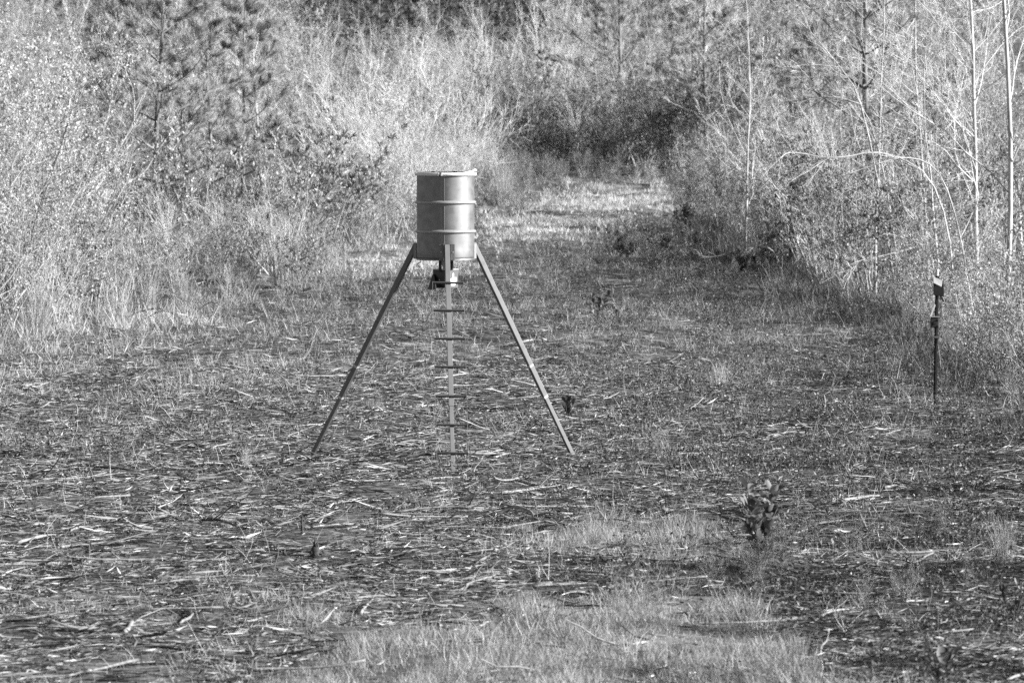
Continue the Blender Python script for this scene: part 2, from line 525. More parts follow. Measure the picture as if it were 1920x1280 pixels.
# low leafy weeds
x, y, z, px, py = scatter(48000, 29, 112, 0.8, 0.9)
n1 = patch(x, y, 1.4, 7)
k = rng.uniform(0, 1, len(x)) < m_weed(px, py, n1)
x, y, z = x[k], y[k], z[k]
hh = rng.uniform(0.06, 0.24, len(x))
NL = 8
b = Buf()
i = np.repeat(np.arange(len(x)), NL)
t = rng.uniform(0.15, 1, len(i))
pos = np.stack([x[i] + rng.normal(0, 0.03, len(i)), y[i] + rng.normal(0, 0.03, len(i)), z[i] + t * hh[i]], -1)
leaves(b, pos, rand_dir(len(i), -0.1, 1.2), rng.uniform(0.02, 0.05, len(i)), rng.uniform(0.005, 0.011, len(i)))
st = np.stack([x, y, z - 0.01], -1)
P, Rr = grow(st, rand_dir(len(x), 2.0, 5.0), hh * 1.1, np.full(len(x), 0.0022), np.full(len(x), 0.001), 3, 0.12, 0)
tubes(b, P, Rr, 3)
o = link('low_weeds', b.mesh('low_weeds', M['weed']))
tag(o, 'dark small leaved weeds growing low between the sticks', 'weeds', kind='stuff')

# ------------------------------------------------------------------ plant prototypes: each a dict of part name -> mesh
def shrub_leafy(h, mat='leaf', stems=8, dens=1.0, leafl=(0.02, 0.045), tw='twigdark', spread=0.35, sub=(5, 5)):
    s = Buf(); f = Buf()
    n = stems
    base = np.stack([rng.normal(0, 0.16, n), rng.normal(0, 0.16, n), np.full(n, -0.05)], -1)
    az = rng.uniform(0, 6.28, n)
    d = np.stack([np.cos(az) * spread, np.sin(az) * spread, np.ones(n)], -1)
    P, R = grow(base, d, h * rng.uniform(0.65, 1.1, n), np.full(n, 0.006 * h + 0.004), np.full(n, 0.003), 8, 0.1, 0.03)
    tubes(s, P, R, 4)
    P1, R1 = kids(P, R, sub[0] + int(h * 2), 0.15, 1.0, (0.5, 1.1), (0.22, 0.45), 0.6, 5, 0.15, 0.05)
    tubes(s, P1, R1, 3)
    P2, R2 = kids(P1, R1, sub[1], 0.15, 1.0, (0.4, 1.1), (0.3, 0.6), 0.6, 4, 0.2, 0.03)
    tubes(s, P2, R2, 3)
    nl = max(2, int(15 * dens))
    pos, ax = along(P2, nl, 0.1, 1.0)
    o3 = rng.uniform(0, 6, 3)        # gaps between clumps of leaves
    cl = np.sin(pos[:, 0] * 5.3 + o3[0]) + np.sin(pos[:, 1] * 5.9 + o3[1]) + np.sin(pos[:, 2] * 4.6 + o3[2] + pos[:, 0] * 2)
    kp = cl + rng.normal(0, 0.35, len(cl)) > -0.25
    pos, ax = pos[kp], ax[kp]
    ax = ax + rng.normal(0, 0.8, ax.shape)
    leaves(f, pos, ax, rng.uniform(leafl[0], leafl[1], len(pos)), rng.uniform(0.008, 0.015, len(pos)) * leafl[1] / 0.05)
    return {'stems': s.mesh('stems', M[tw]), 'foliage': f.mesh('foliage', M[mat])}

def shrub_bare(h, stems=9, tw='twig', spread=0.4, sub=7, lean=0.0, wig=0.12, thick=1.0):
    s = Buf()
    n = stems
    base = np.stack([rng.normal(0, 0.14, n), rng.normal(0, 0.14, n), np.full(n, -0.05)], -1)
    az = rng.uniform(0, 6.28, n)
    d = np.stack([np.cos(az) * spread + lean, np.sin(az) * spread, np.ones(n)], -1)
    P, R = grow(base, d, h * rng.uniform(0.6, 1.1, n), np.full(n, 0.005 * h + 0.004), np.full(n, 0.003), 9, wig, 0.02)
    tubes(s, P, R, 4)
    P1, R1 = kids(P, R, sub, 0.2, 1.0, (0.35, 0.9), (0.25, 0.5), 0.65, 6, 0.14, 0.05)
    R1 = np.maximum(R1, 0.0025 * thick)
    tubes(s, P1, R1, 3)
    P2, R2 = kids(P1, R1, 6, 0.15, 1.0, (0.35, 0.9), (0.3, 0.6), 0.7, 4, 0.18, 0.04)
    R2 = np.maximum(R2, 0.0018 * thick)
    tubes(s, P2, R2, 3)
    return {'stems': s.mesh('stems', M[tw])}

def bay_bush(h, stems=7, spread=0.45, mat='bay', big=1.0):
    s = Buf(); f = Buf()
    n = stems
    base = np.stack([rng.normal(0, 0.15, n), rng.normal(0, 0.15, n), np.full(n, -0.05)], -1)
    az = rng.uniform(0, 6.28, n)
    d = np.stack([np.cos(az) * spread, np.sin(az) * spread, np.ones(n)], -1)
    P, R = grow(base, d, h * rng.uniform(0.6, 1.05, n), np.full(n, 0.016), np.full(n, 0.005), 7, 0.1, 0.04)
    tubes(s, P, R, 5)
    P1, R1 = kids(P, R, 12, 0.25, 1.0, (0.4, 1.0), (0.15, 0.38), 0.6, 5, 0.12, 0.12)
    tubes(s, P1, R1, 3)
    tips = np.concatenate([P1[:, -1], P1[:, 2], P[:, -1]]); tt = np.concatenate([P1[:, -1] - P1[:, -2], P1[:, 3] - P1[:, 2], P[:, -1] - P[:, -2]])
    m = 14
    i = np.repeat(np.arange(len(tips)), m)
    T = nrm(tt)[i]
    ax = T * rng.uniform(0.3, 1.2, (len(i), 1)) + rng.normal(0, 0.55, (len(i), 3)) + np.array([0, 0, 0.35])
    leaves(f, tips[i] - T * rng.uniform(0, 0.08, (len(i), 1)), ax, rng.uniform(0.07, 0.13, len(i)) * big, rng.uniform(0.011, 0.017, len(i)) * big, 0.3)
    return {'stems': s.mesh('stems', M['twigdark']), 'foliage': f.mesh('foliage', M[mat])}

def needles_at(f, tips, T, m, Ln=0.25, wd=0.011):
    i = np.repeat(np.arange(len(tips)), m)
    t = nrm(T)[i]
    back = rng.uniform(0, 0.14, (len(i), 1))
    rv = rng.normal(0, 1, (len(i), 3))
    pe = nrm(rv - (rv * t).sum(-1, keepdims=True) * t)
    a = rng.uniform(0.1, 0.95, (len(i), 1))
    d = t * np.cos(a) + pe * np.sin(a); d[:, 2] -= 0.05
    base = tips[i] - t * back
    L = rng.uniform(0.6, 1.1, (len(i), 1)) * Ln
    s = nrm(np.cross(d, rng.normal(0, 1, d.shape))) * wd * 0.5
    V = np.stack([base - s, base + s, base + d * L], 1)
    f.add(V, None, np.arange(len(i) * 3).reshape(-1, 3))

def pine(h, r=0.07, whorls=9, bare=0.25, needles=60, bl=0.33, nm='needle'):
    s = Buf(); f = Buf()
    P, R = grow(np.array([[0, 0, -0.1]]), np.array([[0.01, 0.01, 1.]]), np.array([h]), np.array([r]), np.array([0.012]), 18, 0.015, 0.03)
    tubes(s, P, R, 9)
    PB, RB = [], []
    for k in range(whorls):
        t = bare + (0.97 - bare) * k / (whorls - 1)
        n = rng.integers(3, 6)
        f0 = t * 17; k0 = min(int(f0), 16)
        p = P[0, k0] * (1 - (f0 - k0)) + P[0, k0 + 1] * (f0 - k0)
        az = rng.uniform(0, 6.28) + np.arange(n) * 6.28 / n + rng.normal(0, 0.25, n)
        Lb = h * bl * (1.1 - t) * rng.uniform(0.6, 1.1, n) + 0.3
        el = 0.25 + 0.6 * t
        d = np.stack([np.cos(az), np.sin(az), np.full(n, el)], -1)
        pb, rb = grow(np.repeat(p[None], n, 0), d, Lb, np.full(n, r * 0.35 * (1.15 - t) + 0.006), np.full(n, 0.005), 7, 0.07, 0.06)
        PB.append(pb); RB.append(rb)
    PB = np.concatenate(PB); RB = np.concatenate(RB)
    tubes(s, PB, RB, 5)
    P2, R2 = kids(PB, RB, 8, 0.3, 1.0, (0.4, 0.95), (0.2, 0.42), 0.55, 4, 0.12, 0.14)
    tubes(s, P2, R2, 3)
    tips = np.concatenate([PB[:, -1], P2[:, -1], P2[:, 2], P[:, -1]])
    T = np.concatenate([PB[:, -1] - PB[:, -2], P2[:, -1] - P2[:, -2], P2[:, 2] - P2[:, 1], P[:, -1] - P[:, -2]])
    T = nrm(T) + np.array([0, 0, 0.35])
    needles_at(f, tips, T, needles)
    return {'trunk': s.mesh('trunk', M['bark_pine']), 'crown': f.mesh('crown', M[nm])}

def bare_tree(h, r=0.04, mat='bark_white', nb=18, sub=6, fork=0, lo=0.2, ang=(0.5, 1.1), lean=0.0, wig=0.05, bl=(0.18, 0.42)):
    s = Buf(); f = Buf()
    P, R = grow(np.array([[0, 0, -0.1]]), np.array([[lean, 0, 1.]]), np.array([h]), np.array([r]), np.array([r * 0.3]), 16, wig, 0.02)
    tubes(s, P, R, 8)
    if fork:
        PF, RF = kids(P, R, fork, 0.3, 0.6, (0.15, 0.35), (0.5, 0.65), 0.75, 12, 0.05, 0.03)
        tubes(s, PF, RF, 7)
    P1, R1 = kids(P, R, nb, lo, 0.98, ang, bl, 0.32, 8, 0.16, 0.06)
    if fork:
        PX, RX = kids(PF, RF, nb // 2, 0.1, 0.98, ang, bl, 0.5, 8, 0.12, 0.06)
        P1 = np.concatenate([P1, PX]); R1 = np.concatenate([R1, RX])
    R1 = np.maximum(R1, 0.004)
    tubes(f, P1, R1, 4)
    P2, R2 = kids(P1, R1, sub, 0.2, 1.0, (0.4, 1.0), (0.25, 0.5), 0.6, 6, 0.16, 0.04)
    R2 = np.maximum(R2, 0.0028)
    tubes(f, P2, R2, 3)
    P3, R3 = kids(P2, R2, 4, 0.2, 1.0, (0.4, 1.1), (0.3, 0.6), 0.7, 4, 0.2, 0.02)
    R3 = np.maximum(R3, 0.0026)
    tubes(f, P3, R3, 3)
    return {'trunk': s.mesh('trunk', M[mat]), 'branches': f.mesh('branches', M['twig'])}

def grass_clump(h, n=220, spread=0.16, mat='straw', wd=(0.003, 0.007), stem=True):
    b = Buf()
    base = np.stack([rng.normal(0, spread * 0.5, n), rng.normal(0, spread * 0.5, n), np.full(n, -0.02)], -1)
    out = base * np.array([4, 4, 0]) * 0.5
    d = out + rand_dir(n, 3, 6) * 0.25 + np.array([0, 0, 1])
    blades(b, base, d, rng.uniform(0.5, 1.05, n) * h, rng.uniform(wd[0], wd[1], n), 0.35, 4)
    return {'blades': b.mesh('blades', M[mat])}

PROTO = {
    'leafy': [shrub_leafy(2.2, 'leaf', 8, 1.0) for _ in range(4)],
    'leafytall': [shrub_leafy(4.2, 'leaf', 7, 0.8, (0.03, 0.06), 'twigdark', 0.22, (9, 6)) for _ in range(3)],
    'dark': [shrub_leafy(2.4, 'leafdark', 9, 1.1, (0.03, 0.06), 'twigdark', 0.4) for _ in range(3)],
    'bare': [shrub_bare(2.4, 9, 'twig') for _ in range(4)],
    'bareopen': [shrub_bare(2.8, 9, 'twig', 0.55, 8, 0.3, 0.1, 1.9) for _ in range(3)],
    'brown': [shrub_bare(2.0, 11, 'twigdark', 0.35, 7) for _ in range(3)],
    'bay': [bay_bush(2.3) for _ in range(3)],
    'baydark': [bay_bush(2.0, 5, 0.6, 'leafdark', 1.7) for _ in range(2)],
    'pine': [pine(7.0), pine(5.5, 0.06, 8, 0.12), pine(8.0, 0.08, 10, 0.2)],
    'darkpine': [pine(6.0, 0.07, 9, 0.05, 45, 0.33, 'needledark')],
    'tree': [bare_tree(8, 0.044, 'bark_white', 44, 7, wig=0.02), bare_tree(6.5, 0.035, 'bark_white', 18, 6, 0, lean=0.08, wig=0.03), bare_tree(8.5, 0.044, 'bark_white', 32, 7, 1, wig=0.02), bare_tree(5.0, 0.028, 'bark_white', 15, 5, 2, 0.1)],
    'sedge': [grass_clump(1.1), grass_clump(0.8, 160, 0.2), grass_clump(1.4, 200, 0.14)],
    'fern': [grass_clump(0.5, 150, 0.3, 'grass', (0.006, 0.012))],
}
NAMES = {'baydark': ('dark_seedling_bush', 'bush'), 'leafy': ('leafy_shrub', 'shrub'), 'leafytall': ('leafy_sapling', 'sapling'), 'dark': ('dark_shaded_shrub', 'shrub'), 'bare': ('bare_shrub', 'shrub'),
         'bareopen': ('bare_shrub', 'shrub'), 'brown': ('brown_shrub', 'shrub'), 'bay': ('bay_bush', 'bush'), 'pine': ('pine_tree', 'tree'), 'darkpine': ('pine_tree', 'tree'),
         'tree': ('bare_tree', 'tree'), 'sedge': ('grass_clump', 'grass clump'), 'fern': ('grass_tuft', 'grass tuft')}

FILLED = []
def plant(kind, loc, s=1.0, rz=None, label=None, group=None, var=None, dark=False):
    vs = PROTO['baydark' if dark else kind]
    v = vs[var % len(vs)] if var is not None else vs[random.randrange(len(vs))]
    nm, cat = NAMES[kind]
    rz = random.uniform(0, 6.28) if rz is None else rz
    if len(v) == 1:
        o = link(nm, list(v.values())[0])
        o.location = loc; o.rotation_euler = (random.uniform(-.05, .05), random.uniform(-.05, .05), rz); o.scale = (s, s, s)
    else:
        o = empty(nm, loc, rz, s)
        for pn, me in v.items(): link(pn, me, o)
    tag(o, label, cat, group)
    if group: FILLED.append((o, kind, s))
    return o

# ------------------------------------------------------------------ brush on both sides and behind
LEFTG = {'dark': ('dark', 'dark'), 'leafy': ('pale leafy shrub in the brush left of the drum', 'leafy shrubs left of the clearing'),
         'leafytall': ('tall small leaved sapling crowding the upper left corner', 'leafy saplings of the upper left corner'),
         'bare': ('leafless pale shrub in the brush left of the drum', 'bare shrubs left of the clearing'),
         'bareopen': ('spreading leafless pale shrub behind the left brush', 'spreading bare shrubs at left'),
         'brown': ('thin brown twiggy shrub in the brush left of the drum', 'brown shrubs left of the clearing'),
         'sedge': ('tall dry grass clump along the left brush edge', 'dry grass clumps along the left brush')}
RIGHTG = {'leafy': ('small leaved shrub in the brush right of the clearing', 'leafy shrubs right of the clearing'),
          'dark': ('shrub coloured shade dark in the brush right of the clearing', 'shade dark shrubs right of the clearing'),
          'bare': ('leafless pale shrub in the brush right of the clearing', 'bare shrubs right of the clearing'),
          'brown': ('thin brown twiggy shrub in the right brush', 'brown shrubs right of the clearing'),
          'leafytall': ('tall small leaved sapling behind the right brush', 'leafy saplings behind the right brush'), 'pine': ('young pine', 'young pines'),
          'sedge': ('dry grass clump along the right brush edge', 'dry grass clumps along the right brush')}
BACKG = {'leafy': ('blurred pale shrub beyond the bend of the track', 'far leafy shrubs'),
         'leafytall': ('blurred leafy sapling far beyond the track', 'far leafy saplings'),
         'bare': ('blurred leafless shrub beyond the bend of the track', 'far bare shrubs'),
         'dark': ('shrub coloured shade dark in the thicket behind the track bend', 'shade dark shrubs behind the track bend'),
         'brown': ('brown twiggy shrub of the thicket behind the track bend', 'brown shrubs behind the track bend'),
         'pine': ('blurred pine on the rise beyond the clearing', 'far pines on the rise'),
         'tree': ('blurred pale leafless tree on the rise beyond the clearing', 'far bare trees on the rise')}

LOWBAND2 = ('low', 'low')
LOWBAND = {k: k for k in ('leafy', 'dark', 'brown', 'sedge')}
def pick(w):
    ks = list(w); return random.choices(ks, [w[k] for k in ks])[0]

def fill(front, px0, px1, rows, step, weights, sizes, G_, jit=0.5, dmax=125):
    """rows of brush behind the edge of the clearing"""
    for r, off in enumerate(rows):
        px = px0 + random.uniform(0, 40)
        while px < px1:
            g = G(px, float(front(px)))
            d = g.y + off + random.uniform(-jit, jit)
            if d < dmax and not (180 < px < 560 and off > 6 and front is front_left):
                w = weights(px, r)
                k = pick(w)
                lo, hi = sizes(px, r, k)
                p = at_depth(px + random.uniform(-10, 10), d)
                plant(k, p, random.uniform(lo, hi), None, G_[k][0], G_[k][1])
            px += step * F / g.y * random.uniform(0.7, 1.3)

# left brush
def wl(px, r):
    if r == 0: return {'leafy': 2, 'sedge': 6, 'brown': 1, 'bare': 2}
    if px < 150 and r > 1: return {'leafytall': 2, 'leafy': 4, 'bare': 2, 'dark': 0.6}
    if px < 640: return {'leafy': 4.5, 'bare': 3.5, 'brown': 1, 'dark': 0.8}
    return {'leafy': 4, 'bare': 3, 'bareopen': 1.2, 'brown': 1}
def sl(px, r, k):
    if k == 'leafytall': return (0.8, 1.1)
    if k == 'leafy' and px < 150 and r > 2: return (1.3, 1.8)
    if k == 'sedge': return (0.7, 1.1)
    b = [0.35, 0.6, 0.8, 0.95, 1.0, 1.05][min(r, 5)]
    if px < 180: b *= 1.2
    elif px < 700: b *= 0.8
    return (b * 0.8, b * 1.15)
fill(front_left, -120, 900, [0.2, 1.4, 2.8, 4.8, 8.0, 12.0, 18.0], 0.62, wl, sl, LEFTG)

# right brush
def wr(px, r):
    if r == 0: return {'leafy': 2, 'dark': 3, 'sedge': 2, 'brown': 3}
    if r < 3: return {'leafy': 3, 'dark': 7 if px > 1650 else 9, 'brown': 2, 'bare': 1}  # dark kinds favoured: shade inside the right brush put into leaf colour
    if px < 1650 and r < 4: return {'leafy': 1.5, 'dark': 5, 'bare': 1, 'brown': 1}
    if r > 4: return {'leafy': 2, 'dark': 2, 'bare': 1, 'pine': 1 if px < 1500 else 0}
    return {'leafy': 4, 'dark': 1.5, 'bare': 3}
def sr(px, r, k):
    if k == 'pine': return (0.4, 0.6)
    if k == 'sedge': return (0.4, 0.8)
    b = [0.3, 0.45, 0.6, 0.7, 0.8, 0.85][min(r, 5)]
    if px < 1430: b *= 0.8
    elif px < 1760 and r > 1: b *= 1.45
    return (b * 0.8, b * 1.15)
fill(front_right, 1290, 2060, [0.2, 1.4, 2.8, 4.8, 8.0, 12.0, 18.0], 0.62, wr, sr, RIGHTG)

# thicket at the bend of the track, its shade put into dark leaves
px = 860
while px < 1350:
    for dd in (0, 1.5, 3, 5):
        k = pick({'dark': 5, 'brown': 1.5, 'bare': 2.2 if dd == 0 else 0.2})
        if k == 'bare': lab = BACKG['bare']
        else: lab = BACKG[k]
        plant(k, at_depth(px + random.uniform(-12, 12), 131 + dd + random.uniform(-1, 1)), random.uniform(0.75, 1.15), None, *lab)
    px += 50
for px, d, s_ in ((1345, 128, 1.5), (1380, 131, 1.7), (1410, 134, 1.6), (1445, 130, 1.7), (1480, 136, 1.7), (1365, 137, 1.6)):
    plant('dark', at_depth(px, d), s_, None, *BACKG['dark'])
px = 885
while px < 1290:
    for dd in (118, 123, 125.5, 128):
        if px > 1010 and dd < 123: continue
        k = pick({'leafy': 0.7, 'dark': 6, 'brown': 2, 'sedge': 0.7})
        plant(k, at_depth(px + random.uniform(-10, 10), dd + random.uniform(-1.5, 1.5)), random.uniform(0.16, 0.34) * (1.4 if px < 990 else 1), None, LOWBAND[k], LOWBAND[k])
    px += 34
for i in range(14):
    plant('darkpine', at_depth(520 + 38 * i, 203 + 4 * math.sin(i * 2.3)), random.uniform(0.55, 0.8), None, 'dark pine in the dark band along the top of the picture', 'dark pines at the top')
# beyond: shrubs, bare trees and pines on the rise, tier above tier
for d, n, hs in ((122, 12, 0.7), (140, 24, 0.8), (147, 24, 0.85), (155, 26, 0.9), (164, 26, 0.95), (174, 26, 1.0), (186, 24, 1.1), (199, 22, 1.2)):
    for i in range(n):
        px = -60 + 2040 * (i + random.uniform(0.1, 0.9)) / n
        if d < 130 and (860 < px < 1330): continue
        if d > 180 and 520 < px < 1010: continue
        k = pick({'leafy': 6, 'bare': 3, 'leafytall': 1, 'tree': 0.5, 'pine': 1.0 if px > 950 else 0.3, 'dark': 0.6})
        s = {'leafy': 1.3, 'bare': 1.3, 'leafytall': 0.7, 'tree': 0.45, 'pine': 0.5, 'dark': 1.0}[k] * hs * random.uniform(0.8, 1.15)
        plant(k, at_depth(px, d + random.uniform(-3, 3)), s, None, *BACKG[k])
for d, n in ((216, 22), (230, 22), (246, 20), (262, 18)):
    for i in range(n):
        px = -60 + 2040 * (i + random.uniform(0.1, 0.9)) / n
        plant('pine', at_depth(px, d + random.uniform(-5, 5)), random.uniform(0.75, 1.2), None, *BACKG['pine'], var=1)

# individual plants one can point at
def base_depth(kind, px, d, s, label, var=0, rz=None, group=None):
    return plant(kind, at_depth(px, d), s, rz, label, group, var)
base_depth('pine', 287, 104, 0.95, 'blurred pine with dark needle tufts and forked trunk at upper left', 0, 0.4)
base_depth('pine', 400, 112, 0.8, 'small bushy pine just right of the forked upper left pine', 1, 1.4)
base_depth('pine', 345, 108, 0.6, 'bushy young pine directly behind the bay bushes', 1, 0.9)
base_depth('pine', 240, 111, 0.9, 'bushy young pine left behind the forked pine', 1, 2.9)
base_depth('pine', 455, 118, 0.9, 'bushy young pine in front of the blurred white tree', 1, 3.9)
base_depth('pine', 190, 116, 0.6, 'small pine left of the forked upper left pine', 1, 3.0)
base_depth('pine', 1162, 150, 0.95, 'pine with pale trunk above the dark thicket', 2, 1.1)
base_depth('pine', 1325, 128, 0.85, 'thin dark trunked pine left of the slender pale tree', 0, 2.2)
base_depth('pine', 1628, 100, 1.0, 'pine with long drooping needle branches behind the right bare trees', 2, 3.6)
base_depth('pine', 1500, 118, 0.7, 'small pine whose needle tufts hang over the right brush', 1, 0.2)
base_depth('pine', 1780, 108, 0.6, 'pine half hidden behind the white trunked trees', 1, 5.0)
base_depth('tree', 1396, 92, 0.75, 'slender pale tree with forked top standing alone at the right brush edge', 1, 0.5)
base_depth('tree', 1830, 80, 0.95, 'stout white trunked leafless tree near the right edge', 0, 1.0)
base_depth('tree', 1888, 77, 1.0, 'white trunked tree nearest to the right edge of the picture', 2, 2.2)
base_depth('tree', 1772, 79, 0.85, 'thin double stemmed pale tree between white trunk and pine', 3, 0.0)
base_depth('tree', 1742, 84, 0.9, 'thin leaning pale tree left of the double stemmed one', 1, 2.8)
base_depth('tree', 1642, 82, 0.78, 'thin straight pale sapling in front of the right pine', 1, 4.4)
base_depth('tree', 488, 125, 0.85, 'blurred white leafless tree at top left beyond the bay bushes', 0, 2.0)
base_depth('tree', 447, 128, 0.7, 'blurred small bare tree left of the white one', 1, 1.0)
base_depth('tree', 232, 82, 0.42, 'forked pale sapling rising from the left brush', 3, 1.8)
base_depth('tree', 22, 76.5, 0.40, 'pale crooked sapling at the far left brush edge', 3, 4.0)
base_depth('tree', 860, 118, 0.5, 'slender pale sapling rising behind the drum', 1, 3.0)
base_depth('bareopen', 800, 116, 1.15, 'large fanning pale bush above and behind the drum', 0, 0.0)
for px, d, s_ in ((655, 112, .9), (745, 120, 1.1), (830, 125, 1.1), (770, 113, .8), (690, 124, 1.2), (620, 126, 1.0)):
    plant('bareopen', at_depth(px, d), s_, None, *LEFTG['bareopen'])
base_depth('bareopen', 700, 114, 1.0, 'pale leafless bush up left of the drum', 1, 0.6)
base_depth('bareopen', 890, 122, 0.6, 'leaning pale bush at the left end of the dark thicket', 2, 0.2)
for i, (px, d, s, lab) in enumerate([(300, 91, 1.05, 'glossy bay bush under the upper left pine'), (370, 90, 1.0, 'glossy bay bush right of the one under the pine'),
                                     (435, 92, 0.85, 'small bay bush between the two big bay clumps'), (520, 91, 1.0, 'glossy bay bush left of the darkest bay clump'),
                                     (585, 93, 1.1, 'tallest glossy bay bush up left of the drum'), (650, 95, 1.0, 'dark bay bush nearest to the drum on the left'),
                                     (560, 84, 0.45, 'low bay bush in front of the big bay clump')]):
    base_depth('bay', px, d, s, lab, i, i * 1.3)
for px, d, k, s_ in ((1900, 92, 'leafytall', 0.8), (1850, 100, 'leafy', 1.6), (1930, 98, 'leafy', 1.6), (1960, 88, 'leafytall', 0.8), (1800, 96, 'leafy', 1.5)):
    plant(k, at_depth(px, d), s_, None, *RIGHTG[k])
for i, (px, py, s, lab) in enumerate([(1165, 492, 0.28, 'low dark seedling bush at the left of the track side row'), (1240, 478, 0.3, 'low dark seedling bush in the middle of the track side row'),
                                      (1290, 440, 0.38, 'taller seedling bush with bright leaf tips by the track'), (1262, 500, 0.22, 'smallest dark seedling bush below the track side row'),
                                      (1410, 525, 0.36, 'dark low bush under the arched branch on the right'), (1460, 510, 0.4, 'dark low bush right of the arched branch'),
                                      (285, 545, 0.22, 'small dark leaved bush in the bright left brush'), (1775, 690, 0.13, 'small dark bush at the foot of the camera post')]):
    plant('bay', G(px, py), s, None, lab, None, i, True)
for i in range(20):
    px_, py_ = random.uniform(885, 990), random.uniform(345, 405)
    k_ = pick({'dark': 3, 'brown': 2, 'leafy': 1, 'sedge': 1})
    plant(k_, G(px_, py_), random.uniform(0.14, 0.32), None, *LOWBAND2)
for i in range(34):
    px_, py_ = random.uniform(1060, 1520), random.uniform(440, 540)
    plant('baydark' if i % 2 else 'dark', G(px_, py_), random.uniform(0.08, 0.17), None, *LOWBAND2)
# casting shade from just right of the picture
for d, lat, s, k in ((31, 1.5, .9, 'dark'), (34, 1.2, .9, 'leafy'), (37, 1.7, 1.0, 'dark'), (40, 1.2, 1.0, 'leafy'), (43, 1.9, 1.1, 'dark'), (46, 1.4, 1.1, 'leafy'), (49, 2.2, 1.2, 'dark'), (52, 1.2, 1.0, 'leafy'), (56, 1.2, 1.0, 'dark'), (62, 1.3, 1.0, 'dark'), (66, 0.8, 1.0, 'leafy')):
    x = 0.101 * d + lat
    plant(k, (x, d, float(hgt(x, d))), s, None, *RIGHTG[k])

# ------------------------------------------------------------------ sticks
def stick_mesh(P, R, mat, S=7):
    b = Buf()
    tubes(b, np.array([P]), np.array([R]), S, True)
    return b.mesh('dead_stick', mat, False)

def lay_stick(px1, py1, px2, py2, thick, mat, label, arc=0.0, group=None, side=True, lift=0.0, name='dead_stick', wig=0.012):
    lift += 0.008
    thick *= 0.72
    if arc < 0.06: arc *= 0.4
    """a stick between two spots of the ground; thick in metres; arc = rise of its middle"""
    a, c = G(px1, py1), G(px2, py2)
    Ln = (c - a).length
    K = 9
    o0 = a.copy()
    n = Vector((-(c - a).y, (c - a).x, 0)).normalized()
    P, Rr = [], []
    ph = random.uniform(0, 6)
    for k in range(K):
        t = k / (K - 1)
        p = a.lerp(c, t)
        p.z = float(hgt(p.x, p.y)) + thick * 0.5 + lift + arc * math.sin(math.pi * t) + random.uniform(0, wig) * 0.4
        p += n * wig * Ln * math.sin(ph + t * 5) * (1 if 0 < k < K - 1 else 0)
        P.append(list(p - o0)); Rr.append(thick * 0.5 * (1 - 0.5 * t) * random.uniform(0.82, 1.15))
    b = Buf()
    tubes(b, np.array([P]), np.array([Rr]), 7, True)
    if side and Ln > 0.25:
        P1, R1 = kids(np.array([P]), np.array([Rr]), 3, 0.3, 0.9, (0.4, 0.8), (0.12, 0.3), 0.5, 4, 0.1, 0)
        tubes(b, P1, R1, 4, True)
    o = link(name, b.mesh(name, M[mat]))
    o.location = o0
    tag(o, label, 'stick', group)
    return o

